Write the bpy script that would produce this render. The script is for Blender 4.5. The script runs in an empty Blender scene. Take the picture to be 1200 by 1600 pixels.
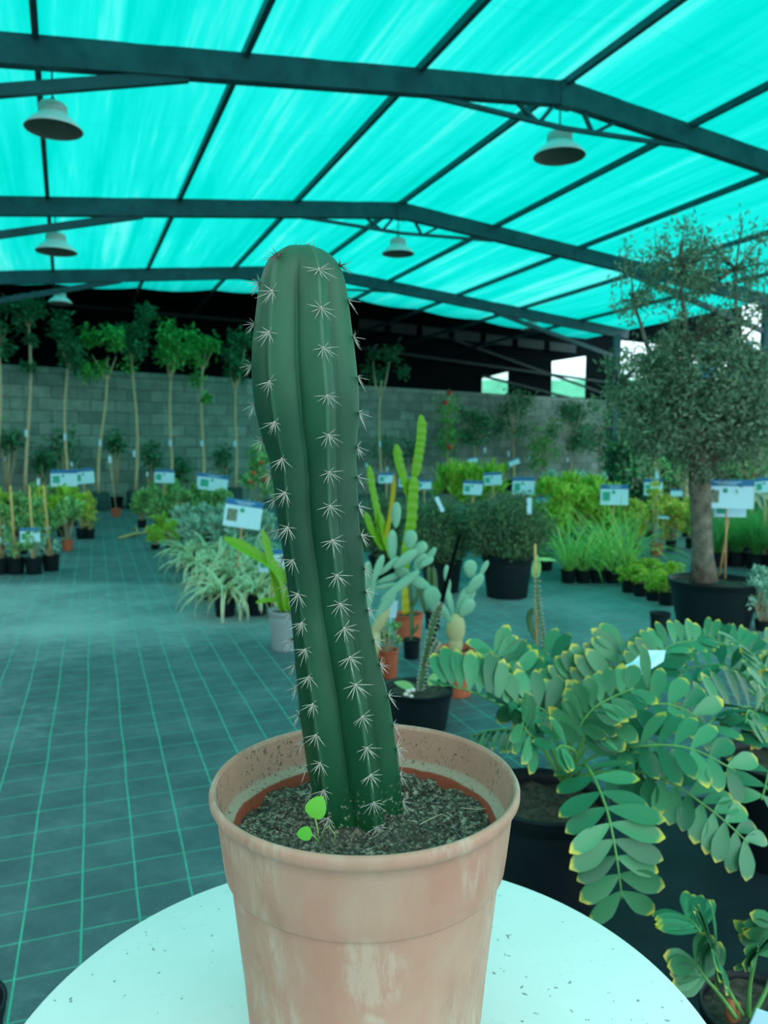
import bpy, math, random
from math import sin, cos, pi, radians as R
from mathutils import Vector
from mathutils import Vector as V, Matrix, Quaternion
S = bpy.context.scene
C = S.collection
random.seed(7)

# ------------------------------------------------------------------ camera, sky, exposure
CAMH = 1.25
PITCH = math.atan(100/1200)
cam_data = bpy.data.cameras.new('camera'); cam = bpy.data.objects.new('camera', cam_data); C.objects.link(cam)
cam.location = (0, 0, CAMH); cam.rotation_euler = (pi/2-PITCH, 0, 0)
cam_data.sensor_fit = 'VERTICAL'; cam_data.sensor_height = 36; cam_data.lens = 27
cam_data.clip_start = .02; cam_data.clip_end = 300
cam_data.dof.use_dof = True; cam_data.dof.focus_distance = .72; cam_data.dof.aperture_fstop = 8.5
S.camera = cam
S.view_settings.view_transform = 'Standard'; S.view_settings.look = 'None'
S.view_settings.gamma = 1; S.view_settings.use_curve_mapping = False
S.view_settings.exposure = 0.0
world = bpy.data.worlds.new('world'); S.world = world; world.use_nodes = True
bg = world.node_tree.nodes['Background']; bg.inputs[0].default_value = (.74, .97, 1.0, 1); bg.inputs[1].default_value = 2.45
# overcast sky, brighter towards the hidden sun (behind the photographer, to the right)
_n = world.node_tree.nodes; _l = world.node_tree.links
_tc = _n.new('ShaderNodeTexCoord'); _dp = _n.new('ShaderNodeVectorMath'); _dp.operation = 'DOT_PRODUCT'; _l.new(_tc.outputs['Generated'], _dp.inputs[0]); _dp.inputs[1].default_value = Vector((.80, -.50, .33)).normalized()
_mx = _n.new('ShaderNodeMath'); _mx.operation = 'MAXIMUM'; _l.new(_dp.outputs['Value'], _mx.inputs[0]); _mx.inputs[1].default_value = 0
_pw = _n.new('ShaderNodeMath'); _pw.operation = 'POWER'; _l.new(_mx.outputs[0], _pw.inputs[0]); _pw.inputs[1].default_value = 2.5
_ma = _n.new('ShaderNodeMath'); _ma.operation = 'MULTIPLY_ADD'; _l.new(_pw.outputs[0], _ma.inputs[0]); _ma.inputs[1].default_value = 1.35; _ma.inputs[2].default_value = 2.12
_l.new(_ma.outputs[0], bg.inputs[1])
YAW = R(-22.41)                      # direction of the roof ridge
P_ = V((cos(YAW), -sin(YAW), 0)); D_ = V((sin(YAW), cos(YAW), 0))
def uv(u, v, z=0): 
    p = P_*u + D_*v; return V((p.x, p.y, z))

# ------------------------------------------------------------------ helpers
def ray(x, y):
    cx = (x-600)/1200; cy = -(y-800)/1200
    return V((cx, cos(PITCH)+sin(PITCH)*cy, -sin(PITCH)+cos(PITCH)*cy))
def at(x, y, Y): r = ray(x, y); p = r*(Y/r.y); return V((p.x, p.y, p.z+CAMH))
def fl(x, y, z=0): r = ray(x, y); p = r*((z-CAMH)/r.z); return V((p.x, p.y, z))
def px(n, Y): return n/1200*Y*1.0
class MB:
    def __init__(s): s.v = []; s.f = []; s.uv = []; s.sm = []
    def add(s, vs, fs, uvs=None, smooth=True):
        b = len(s.v); s.v += [tuple(q) for q in vs]
        for f in fs:
            s.f.append(tuple(b+i for i in f)); s.sm.append(smooth)
            s.uv += [uvs[i] for i in f] if uvs else [(0, 0)]*len(f)
    def box(s, c, d, rot=None):
        c = V(c); h = V(d)/2; vs = []
        for i in (-1, 1):
            for j in (-1, 1):
                for k in (-1, 1):
                    q = V((i*h.x, j*h.y, k*h.z)); q = rot @ q if rot is not None else q; vs.append(c+q)
        s.add(vs, [(0,1,3,2),(4,6,7,5),(0,4,5,1),(2,3,7,6),(0,2,6,4),(1,5,7,3)], smooth=False)
    def beam(s, a, b, w, h):
        a = V(a); b = V(b); d = (b-a); x = d.normalized(); y = V((0,0,1)).cross(x)
        y = y.normalized() if y.length > 1e-4 else V((1,0,0)); z = x.cross(y)
        m = Matrix((x, y, z)).transposed(); s.box((a+b)/2, (d.length, w, h), m)
    def tube(s, pts, rad, n=8, cap=True):
        pts = [V(p) for p in pts]; m = len(pts)
        if not hasattr(rad, '__len__'): rad = [rad]*m
        vs = []; ref = None
        for i, p in enumerate(pts):
            t = (pts[min(i+1, m-1)]-pts[max(i-1, 0)]).normalized()
            if ref is None: ref = t.orthogonal().normalized()
            ref = (ref-t*ref.dot(t)).normalized(); b = t.cross(ref)
            for k in range(n):
                a = 2*pi*k/n; vs.append(p+(ref*cos(a)+b*sin(a))*rad[i])
        fs = [(i*n+k, i*n+(k+1) % n, (i+1)*n+(k+1) % n, (i+1)*n+k) for i in range(m-1) for k in range(n)]
        if cap: fs += [tuple(range(n))[::-1], tuple((m-1)*n+k for k in range(n))]
        s.add(vs, fs)
    def lathe(s, prof, n=40, c=(0,0,0), closed=True):
        vs = []; fs = []; m = len(prof)
        for r, z in prof:
            for k in range(n): a = 2*pi*k/n; vs.append((c[0]+r*cos(a), c[1]+r*sin(a), c[2]+z))
        for i in range(m-1):
            for k in range(n): fs.append((i*n+k, i*n+(k+1) % n, (i+1)*n+(k+1) % n, (i+1)*n+k))
        s.add(vs, fs)
    def disc(s, r, z, n=24, c=(0,0), bump=0):
        vs = [(c[0], c[1], z)]; rings = 4; fs = []
        for j in range(1, rings+1):
            for k in range(n):
                a = 2*pi*k/n; vs.append((c[0]+r*j/rings*cos(a), c[1]+r*j/rings*sin(a), z+random.uniform(-1, 1)*bump))
        for k in range(n): fs.append((0, 1+k, 1+(k+1) % n))
        for j in range(rings-1):
            for k in range(n): fs.append((1+j*n+k, 1+(j+1)*n+k, 1+(j+1)*n+(k+1) % n, 1+j*n+(k+1) % n))
        s.add(vs, fs)
    def ell(s, c, r, rot=None, n=10, m=6):
        vs = []; fs = []
        for j in range(m+1):
            t = pi*j/m
            for k in range(n):
                a = 2*pi*k/n; q = V((r[0]*sin(t)*cos(a), r[1]*sin(t)*sin(a), r[2]*cos(t)))
                q = rot @ q if rot is not None else q; vs.append(V(c)+q)
        for j in range(m):
            for k in range(n): fs.append((j*n+k, j*n+(k+1) % n, (j+1)*n+(k+1) % n, (j+1)*n+k))
        s.add(vs, fs)
    def tiny(s, p, d, nrm, L, W):              # small folded leaf
        p = V(p); d = V(d).normalized(); sd = d.cross(V(nrm)); sd = sd.normalized() if sd.length > 1e-4 else d.orthogonal().normalized()
        up = sd.cross(d)
        a = p; b = p+d*L*.45+sd*W*.5+up*W*.12; c = p+d*L-up*L*.08; e = p+d*L*.45-sd*W*.5+up*W*.12
        s.add([a, b, c, e], [(0, 1, 2), (0, 2, 3)], [(.5, 0), (1, .5), (.5, 1), (0, .5)])
    def leaf(s, p, d, nrm, L, W, seg=6, bend=.1, prof=None, cup=.1, twist=0):
        p = V(p); d = V(d).normalized(); nrm = V(nrm); sd = d.cross(nrm).normalized(); up = sd.cross(d)
        vs = []; uvs = []; fs = []; q = p.copy(); dd = d.copy()
        prof = prof or (lambda t: sin(pi*min(1, t**.8))**.8)
        for i in range(seg+1):
            t = i/seg; w = W*.5*max(prof(t), .03)
            for j, k in ((-1, 0), (0, .5), (1, 1)):
                vs.append(q+sd*w*j+up*(abs(j)*w*cup*2)); uvs.append((k, t))
            dd = (dd-up*bend/seg).normalized(); up = sd.cross(dd); q = q+dd*L/seg
        for i in range(seg):
            for j in (0, 1): a = i*3+j; fs.append((a, a+1, a+4, a+3))
        s.add(vs, fs, uvs)
    def mesh(s, name):
        me = bpy.data.meshes.new(name); me.from_pydata(s.v, [], s.f)
        me.polygons.foreach_set('use_smooth', s.sm)
        l = me.uv_layers.new(name='UVMap'); l.data.foreach_set('uv', [c for p in s.uv for c in p]); me.update(); return me
    def build(s, name, mat, parent=None, label=None, loc=None):
        me = s.mesh(name); me.materials.append(mat); o = bpy.data.objects.new(name, me); C.objects.link(o)
        if parent: o.parent = parent
        if label: o['label'] = label
        if loc is not None: o.location = loc
        return o
def thing(name, label, cat, loc=(0,0,0), rz=0, group=None):
    o = bpy.data.objects.new(name, None); C.objects.link(o); o.empty_display_size = .1
    o.location = loc; o.rotation_euler = (0, 0, rz); o['label'] = label; o['category'] = cat
    if group: o['group'] = group
    return o
def tag(o, label, cat, group=None):
    o['label'] = label; o['category'] = cat
    if group: o['group'] = group
    return o
def struct(o): o['kind'] = 'structure'; return o
def dup(root, label, loc, rz=0, sc=1, group=None, sz=None):
    r = root.copy(); C.objects.link(r); r.location = loc; r.rotation_euler = (0, 0, rz); r.scale = (sc, sc, sz or sc); r['label'] = label
    if group: r['group'] = group
    for ch in list(root.children):
        c = ch.copy(); C.objects.link(c); c.parent = r
        for g in list(ch.children):
            d = g.copy(); C.objects.link(d); d.parent = c
    return r

# ------------------------------------------------------------------ materials
def newmat(name):
    m = bpy.data.materials.new(name); m.use_nodes = True; nt = m.node_tree; nt.nodes.clear()
    out = nt.nodes.new('ShaderNodeOutputMaterial'); return m, nt, out
def N(nt, t, **k):
    n = nt.nodes.new(t)
    for a, b in k.items():
        if a.startswith('i_'): n.inputs[a[2:].replace('_', ' ')].default_value = b
        else: setattr(n, a, b)
    return n
def lin(c): return tuple((x/12.92 if x <= .04045 else ((x+.055)/1.055)**2.4) for x in [q/255 for q in c])+(1,)
def ramp(nt, fac, stops, interp='LINEAR'):
    r = N(nt, 'ShaderNodeValToRGB'); r.color_ramp.interpolation = interp
    while len(r.color_ramp.elements) < len(stops): r.color_ramp.elements.new(.5)
    for e, (p, c) in zip(r.color_ramp.elements, stops): e.position = p; e.color = c if len(c) == 4 else tuple(c)+(1,)
    nt.links.new(fac, r.inputs[0]); return r.outputs[0]
def mixc(nt, fac, a, b, mode='MIX'):
    m = N(nt, 'ShaderNodeMix', data_type='RGBA', blend_type=mode)
    for s_, v in ((0, fac), (6, a), (7, b)):
        if hasattr(v, 'is_linked') or hasattr(v, 'links'): nt.links.new(v, m.inputs[s_])
        else: m.inputs[s_].default_value = v
    return m.outputs[2]
def noise(nt, scale, detail=4, rough=.6, vec=None, mp=None):
    n = N(nt, 'ShaderNodeTexNoise'); n.inputs['Scale'].default_value = scale; n.inputs['Detail'].default_value = detail; n.inputs['Roughness'].default_value = rough
    if vec is None: vec = N(nt, 'ShaderNodeTexCoord').outputs['Object']
    if mp: q = N(nt, 'ShaderNodeMapping'); q.inputs['Scale'].default_value = mp; nt.links.new(vec, q.inputs[0]); vec = q.outputs[0]
    nt.links.new(vec, n.inputs['Vector']); return n.outputs['Fac']
def plain(name, col, rough=.6, var=.25, scale=12, bump=.0, bscale=60, metal=0, spec=.4):
    m, nt, out = newmat(name); b = N(nt, 'ShaderNodeBsdfPrincipled'); nt.links.new(b.outputs[0], out.inputs[0])
    c = lin(col); n = noise(nt, scale)
    dk = tuple(x*(1-var) for x in c[:3]); lt = tuple(min(1, x*(1+var)) for x in c[:3])
    nt.links.new(ramp(nt, n, [(.3, dk), (.7, lt)]), b.inputs['Base Color'])
    b.inputs['Roughness'].default_value = rough; b.inputs['Metallic'].default_value = metal; b.inputs['Specular IOR Level'].default_value = spec
    if bump:
        bp = N(nt, 'ShaderNodeBump'); bp.inputs['Strength'].default_value = bump; bp.inputs['Distance'].default_value = .01
        nt.links.new(noise(nt, bscale), bp.inputs['Height']); nt.links.new(bp.outputs[0], b.inputs['Normal'])
    return m
def leafmat(name, c1, c2, rough=.5, trans=.3, tip=None, stripe=None, spec=.3):
    m, nt, out = newmat(name)
    g = N(nt, 'ShaderNodeNewGeometry'); col = ramp(nt, g.outputs['Random Per Island'], [(0, lin(c1)), (1, lin(c2))])
    tc = N(nt, 'ShaderNodeTexCoord'); sp = N(nt, 'ShaderNodeSeparateXYZ'); nt.links.new(tc.outputs['UV'], sp.inputs[0])
    if tip:      # pigment at the leaf tips and edges
        n = noise(nt, 25, 3, .6); 
        e = N(nt, 'ShaderNodeMath', operation='SUBTRACT'); nt.links.new(sp.outputs[0], e.inputs[0]); e.inputs[1].default_value = .5
        e2 = N(nt, 'ShaderNodeMath', operation='ABSOLUTE'); nt.links.new(e.outputs[0], e2.inputs[0])
        e3 = N(nt, 'ShaderNodeMath', operation='MULTIPLY_ADD'); nt.links.new(e2.outputs[0], e3.inputs[0]); e3.inputs[1].default_value = .14; nt.links.new(sp.outputs[1], e3.inputs[2])
        e4 = N(nt, 'ShaderNodeMath', operation='MULTIPLY_ADD'); nt.links.new(n, e4.inputs[0]); e4.inputs[1].default_value = .28; nt.links.new(e3.outputs[0], e4.inputs[2])
        e5 = N(nt, 'ShaderNodeMath', operation='MULTIPLY_ADD'); nt.links.new(g.outputs['Random Per Island'], e5.inputs[0]); e5.inputs[1].default_value = .10; nt.links.new(e4.outputs[0], e5.inputs[2])
        f = ramp(nt, e5.outputs[0], [(0, (0,0,0)), (1, (0,0,0))])
        rr = nt.nodes[-1]
        mr = N(nt, 'ShaderNodeMapRange'); nt.links.new(e5.outputs[0], mr.inputs[0]); mr.inputs[1].default_value = 1.10; mr.inputs[2].default_value = 1.24
        col = mixc(nt, mr.outputs[0], col, lin(tip))
    if stripe:
        col = mixc(nt, ramp(nt, sp.outputs[0], [(0, (1,1,1)), (.28, (1,1,1)), (.38, (0,0,0)), (.62, (0,0,0)), (.72, (1,1,1)), (1, (1,1,1))]), col, lin(stripe))
    b = N(nt, 'ShaderNodeBsdfPrincipled'); b.inputs['Roughness'].default_value = rough; b.inputs['Specular IOR Level'].default_value = spec
    nt.links.new(col, b.inputs['Base Color']); t = N(nt, 'ShaderNodeBsdfTranslucent'); nt.links.new(col, t.inputs[0])
    mx = N(nt, 'ShaderNodeMixShader'); mx.inputs[0].default_value = trans; nt.links.new(b.outputs[0], mx.inputs[1]); nt.links.new(t.outputs[0], mx.inputs[2])
    nt.links.new(mx.outputs[0], out.inputs[0]); return m

M = {}
M['black_pot'] = plain('black plastic', (16, 27, 31), .5, .2, 8, spec=.25)
M['terra_pot'] = plain('terracotta plastic', (196, 100, 70), .6, .15, 8)
M['grey_pot'] = plain('grey plastic', (150, 165, 168), .55, .1, 8)
M['bag'] = plain('green grow bag', (20, 66, 62), .7, .3, 10)
M['soil'] = plain('potting soil', (70, 62, 52), .95, .7, 60, .8, 90)
M['steel'] = plain('dark painted steel', (42, 76, 84), .5, .35, 5, .15, 30)
M['lampmetal'] = plain('spun aluminium', (245, 248, 246), .4, .04, 6)
M['lamphousing'] = plain('ribbed aluminium', (215, 228, 222), .5, .06, 6)
M['lampinside'] = plain('lamp inner face', (105, 100, 92), .5, .1, 4)
M['bark'] = plain('pale bark', (190, 172, 135), .9, .3, 25, .5, 40)
M['oldbark'] = plain('grey olive bark', (108, 100, 88), .95, .6, 18, .8, 35)
M['stick'] = plain('bamboo', (205, 165, 100), .7, .2, 20)
M['white'] = plain('pale blue card', (190, 232, 246), .6, .03, 5)
M['signblue'] = plain('sign blue', (24, 112, 165), .5, .06, 5)
M['signgreen'] = plain('sign green', (40, 165, 140), .5, .3, 40)
M['signphoto'] = plain('sign photo', (110, 130, 110), .5, .6, 60)
M['wood'] = plain('weathered post', (190, 150, 100), .8, .25, 25)
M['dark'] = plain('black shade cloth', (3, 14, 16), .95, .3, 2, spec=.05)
M['darkpanel'] = plain('dull green panel', (18, 46, 44), .8, .3, 2)
M['blocker_grey'] = plain('light blocker grey', (90, 95, 95), .9, .2, 3)
M['spine'] = plain('cactus spine', (188, 182, 172), .5, .25, 300)
M['spinedark'] = plain('dark cactus spine', (110, 85, 80), .5, .3, 300)
M['euph'] = leafmat('bright cactus skin', (78, 140, 20), (115, 168, 32), .4, .0)
M['euphy'] = leafmat('yellow cactus skin', (150, 150, 20), (170, 160, 30), .4, .0)
M['opun'] = leafmat('blue green pad', (100, 158, 134), (135, 190, 158), .55, .0)
M['opund'] = leafmat('woody pad', (165, 165, 125), (180, 180, 130), .7, .0)
M['dcact'] = leafmat('dark cactus skin', (50, 85, 55), (75, 110, 70), .5, .0)
M['zam'] = leafmat('cardboard palm leaflet', (34, 98, 64), (80, 150, 104), .36, .12, tip=(225, 205, 70), spec=.45)
M['rachis'] = plain('frond stalk', (95, 150, 80), .5, .2, 20)
M['dkleaf'] = leafmat('dark leaf', (30, 90, 60), (85, 150, 100))
M['mdleaf'] = leafmat('mid leaf', (55, 130, 65), (175, 225, 150))
M['brleaf'] = leafmat('bright leaf', (105, 170, 45), (215, 240, 105), trans=.4)
M['ylleaf'] = leafmat('yellow green leaf', (145, 170, 55), (245, 232, 120), trans=.4)
M['svleaf'] = leafmat('silver leaf', (105, 160, 135), (195, 230, 210))
M['olleaf'] = leafmat('olive leaf', (66, 100, 74), (160, 182, 148))
M['oltop'] = leafmat('rosemary leaf', (50, 95, 72), (125, 160, 110))
M['grass'] = leafmat('grass blade', (115, 185, 90), (200, 232, 130), trans=.35)
M['fgrass'] = leafmat('fine grass', (50, 135, 70), (120, 200, 110), trans=.35)
M['plume'] = leafmat('grass plume', (170, 185, 150), (200, 205, 175))
M['spider'] = leafmat('variegated strap leaf', (58, 120, 70), (80, 145, 85), stripe=(238, 240, 200), trans=.25)
M['redfl'] = plain('red flower', (215, 75, 50), .6, .2, 10)
M['weed'] = leafmat('weed leaf', (110, 200, 70), (125, 210, 80), trans=.4)
M['bluesheet'] = plain('blue sheet', (60, 150, 190), .6, .3, 3)
M['wallleaf'] = leafmat('bright wall leaf', (60, 165, 75), (140, 230, 130), trans=.4)  # lighter green foliage along the block wall
M['walldark'] = leafmat('deep green wall leaf', (40, 120, 85), (95, 175, 125), trans=.35)  # darker green foliage along the block wall
M['rock'] = plain('white stone', (215, 215, 205), .8, .1, 20)

def mat_floor():
    m, nt, out = newmat('woven weed mat'); b = N(nt, 'ShaderNodeBsdfPrincipled'); nt.links.new(b.outputs[0], out.inputs[0])
    tc = N(nt, 'ShaderNodeTexCoord'); mp = N(nt, 'ShaderNodeMapping'); nt.links.new(tc.outputs['Object'], mp.inputs[0]); mp.inputs['Rotation'].default_value = (0, 0, R(-20.6))
    mp.inputs['Location'].default_value = (.06, .03, 0)
    wob = N(nt, 'ShaderNodeTexNoise'); wob.inputs['Scale'].default_value = 1.3; nt.links.new(mp.outputs[0], wob.inputs['Vector'])
    va = N(nt, 'ShaderNodeVectorMath', operation='MULTIPLY_ADD'); nt.links.new(wob.outputs['Color'], va.inputs[0]); va.inputs[1].default_value = (.022, .03, 0); nt.links.new(mp.outputs[0], va.inputs[2])
    sp = N(nt, 'ShaderNodeSeparateXYZ'); nt.links.new(va.outputs[0], sp.inputs[0])
    masks = []
    for ax, s_, w in ((0, .146, .034), (1, .150, .026)):
        a = N(nt, 'ShaderNodeMath', operation='DIVIDE'); nt.links.new(sp.outputs[ax], a.inputs[0]); a.inputs[1].default_value = s_
        f = N(nt, 'ShaderNodeMath', operation='FRACT'); nt.links.new(a.outputs[0], f.inputs[0])
        l = N(nt, 'ShaderNodeMath', operation='LESS_THAN'); nt.links.new(f.outputs[0], l.inputs[0]); l.inputs[1].default_value = w; masks.append(l.outputs[0])
    mx = N(nt, 'ShaderNodeMath', operation='MAXIMUM'); nt.links.new(masks[0], mx.inputs[0]); nt.links.new(masks[1], mx.inputs[1])
    n1 = noise(nt, 2.6, 10, .76); n2 = noise(nt, 9, 8, .74, mp=(1, 2.5, 1))
    base = ramp(nt, n1, [(.30, lin((56, 76, 80))), (.52, lin((76, 98, 102))), (.74, lin((104, 126, 128)))])
    # a crust of pale dried dust where water stood, across the aisle
    pos = N(nt, 'ShaderNodeSeparateXYZ'); nt.links.new(tc.outputs['Object'], pos.inputs[0])
    n3 = noise(nt, .7, 7, .6); 
    a = N(nt, 'ShaderNodeMapRange'); nt.links.new(pos.outputs[1], a.inputs[0]); a.inputs[1].default_value = 4.0; a.inputs[2].default_value = 5.4; a.interpolation_type = 'SMOOTHSTEP'
    c = N(nt, 'ShaderNodeMapRange'); nt.links.new(pos.outputs[1], c.inputs[0]); c.inputs[1].default_value = 7.3; c.inputs[2].default_value = 6.9
    q = N(nt, 'ShaderNodeMath', operation='MULTIPLY'); nt.links.new(a.outputs[0], q.inputs[0]); nt.links.new(c.outputs[0], q.inputs[1])
    q2 = N(nt, 'ShaderNodeMath', operation='MULTIPLY_ADD'); nt.links.new(q.outputs[0], q2.inputs[0]); q2.inputs[1].default_value = .30; nt.links.new(n3, q2.inputs[2])
    q3 = N(nt, 'ShaderNodeMath', operation='MULTIPLY_ADD'); nt.links.new(n2, q3.inputs[0]); q3.inputs[1].default_value = .55; nt.links.new(q2.outputs[0], q3.inputs[2])
    dm = N(nt, 'ShaderNodeMapRange'); nt.links.new(q3.outputs[0], dm.inputs[0]); dm.inputs[1].default_value = .86; dm.inputs[2].default_value = 1.22; dm.inputs[4].default_value = .85
    col = mixc(nt, dm.outputs[0], base, lin((150, 175, 175)))
    lf = N(nt, 'ShaderNodeMath', operation='MULTIPLY'); nt.links.new(mx.outputs[0], lf.inputs[0]); nt.links.new(ramp(nt, n2, [(.2, (.3,.3,.3)), (.6, (.9,.9,.9))]), lf.inputs[1])
    col = mixc(nt, lf.outputs[0], col, lin((70, 185, 155)))
    nt.links.new(col, b.inputs['Base Color']); b.inputs['Roughness'].default_value = .62; b.inputs['Specular IOR Level'].default_value = .35
    bp = N(nt, 'ShaderNodeBump'); bp.inputs['Strength'].default_value = .25; bp.inputs['Distance'].default_value = .01
    nt.links.new(noise(nt, 6, 6, .7), bp.inputs['Height']); nt.links.new(bp.outputs[0], b.inputs['Normal']); return m
def mat_net():
    m, nt, out = newmat('green shade cloth')
    tc = N(nt, 'ShaderNodeTexCoord')
    n = noise(nt, 1, 6, .65, tc.outputs['UV'], (2.6, .12, 1)); n2 = noise(nt, 1, 3, .5, tc.outputs['UV'], (.25, .12, 1))
    n3 = noise(nt, 1, 5, .7, tc.outputs['UV'], (9, .25, 1))
    a = N(nt, 'ShaderNodeMath', operation='MULTIPLY_ADD'); nt.links.new(n, a.inputs[0]); a.inputs[1].default_value = .55
    a2 = N(nt, 'ShaderNodeMath', operation='MULTIPLY'); nt.links.new(n3, a2.inputs[0]); a2.inputs[1].default_value = .25; nt.links.new(a2.outputs[0], a.inputs[2])
    a3 = N(nt, 'ShaderNodeMath', operation='MULTIPLY_ADD'); nt.links.new(n2, a3.inputs[0]); a3.inputs[1].default_value = .35; nt.links.new(a.outputs[0], a3.inputs[2])
    col = ramp(nt, a3.outputs[0], [(.38, (0, .315, .255)), (.52, (0, .36, .30)), (.61, (.006, .41, .36)), (.74, (.10, .49, .45))])
    sp = N(nt, 'ShaderNodeSeparateXYZ'); nt.links.new(tc.outputs['UV'], sp.inputs[0])
    d = N(nt, 'ShaderNodeMath', operation='DIVIDE'); nt.links.new(sp.outputs[1], d.inputs[0]); d.inputs[1].default_value = 1.37
    f = N(nt, 'ShaderNodeMath', operation='FRACT'); nt.links.new(d.outputs[0], f.inputs[0])
    l = N(nt, 'ShaderNodeMath', operation='LESS_THAN'); nt.links.new(f.outputs[0], l.inputs[0]); l.inputs[1].default_value = .03
    l2 = N(nt, 'ShaderNodeMath', operation='MULTIPLY'); nt.links.new(l.outputs[0], l2.inputs[0]); l2.inputs[1].default_value = .13
    col = mixc(nt, l2.outputs[0], col, (0, .25, .2, 1))
    t = N(nt, 'ShaderNodeBsdfTranslucent'); nt.links.new(col, t.inputs[0]); nt.links.new(t.outputs[0], out.inputs[0])
    return m
def mat_blocks():
    m, nt, out = newmat('concrete blocks'); b = N(nt, 'ShaderNodeBsdfPrincipled'); nt.links.new(b.outputs[0], out.inputs[0])
    tc = N(nt, 'ShaderNodeTexCoord'); sp = N(nt, 'ShaderNodeSeparateXYZ'); nt.links.new(tc.outputs['Object'], sp.inputs[0])
    cb = N(nt, 'ShaderNodeCombineXYZ'); nt.links.new(sp.outputs[0], cb.inputs[0]); nt.links.new(sp.outputs[2], cb.inputs[1])
    br = N(nt, 'ShaderNodeTexBrick'); nt.links.new(cb.outputs[0], br.inputs[0]); br.inputs['Scale'].default_value = 1
    br.inputs['Brick Width'].default_value = .52; br.inputs['Row Height'].default_value = .252; br.inputs['Mortar Size'].default_value = .014; br.inputs['Mortar Smooth'].default_value = .8
    br.inputs['Color1'].default_value = lin((104, 140, 128)); br.inputs['Color2'].default_value = lin((138, 170, 156)); br.inputs['Mortar'].default_value = lin((82, 110, 102))
    n = noise(nt, 3, 6, .7); col = mixc(nt, .6, br.outputs[0], ramp(nt, n, [(.32, (.3,.3,.3)), (.68, (1,1,1))]), 'MULTIPLY')
    nt.links.new(col, b.inputs['Base Color']); b.inputs['Roughness'].default_value = .9
    bp = N(nt, 'ShaderNodeBump'); bp.inputs['Strength'].default_value = .5; bp.inputs['Distance'].default_value = .02; bp.invert = True
    nt.links.new(br.outputs['Fac'], bp.inputs['Height']); nt.links.new(bp.outputs[0], b.inputs['Normal']); return m
def mat_bigpot():
    m, nt, out = newmat('dusty faded terracotta plastic'); b = N(nt, 'ShaderNodeBsdfPrincipled'); nt.links.new(b.outputs[0], out.inputs[0])
    n1 = noise(nt, 7, 5, .6); n2 = noise(nt, 14, 5, .65, mp=(1, 1, .45)); n3 = noise(nt, 16, 2, .5, mp=(1, 1, .8)); n4 = noise(nt, 160, 2, .5)
    col = ramp(nt, n1, [(.3, lin((172, 122, 102))), (.7, lin((184, 140, 120)))])
    col = mixc(nt, ramp(nt, n2, [(.42, (0,0,0)), (.74, (.7,.7,.7))]), col, lin((178, 158, 136)))
    col = mixc(nt, ramp(nt, n3, [(.67, (0,0,0)), (.72, (.5,.5,.5))]), col, lin((200, 190, 172)))
    col = mixc(nt, ramp(nt, noise(nt, 11, 5, .7), [(.66, (0,0,0)), (.8, (.35,.35,.35))]), col, lin((160, 92, 66)))
    col = mixc(nt, ramp(nt, n4, [(.74, (0,0,0)), (.8, (.5,.5,.5))]), col, lin((110, 90, 75)))
    sm = N(nt, 'ShaderNodeMath', operation='MULTIPLY'); nt.links.new(ramp(nt, noise(nt, 15, 1, .4, mp=(1, 1, .6)), [(.54, (0,0,0)), (.62, (1,1,1))]), sm.inputs[0]); nt.links.new(ramp(nt, noise(nt, 90, 4, .7, mp=(1, 1, .25)), [(.45, (0,0,0)), (.6, (.32,.32,.32))]), sm.inputs[1])
    col = mixc(nt, sm.outputs[0], col, lin((196, 190, 172)))
    s3 = N(nt, 'ShaderNodeMath', operation='MULTIPLY'); nt.links.new(ramp(nt, noise(nt, 10, 2, .5, mp=(1.3, 1.3, .5)), [(.58, (0,0,0)), (.66, (1,1,1))]), s3.inputs[0]); nt.links.new(ramp(nt, noise(nt, 70, 4, .7, mp=(1, 1, .3)), [(.4, (.1,.1,.1)), (.62, (.4,.4,.4))]), s3.inputs[1])
    col = mixc(nt, s3.outputs[0], col, lin((140, 92, 72)))
    nt.links.new(col, b.inputs['Base Color']); b.inputs['Roughness'].default_value = .6; b.inputs['Specular IOR Level'].default_value = .35
    return m
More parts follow.
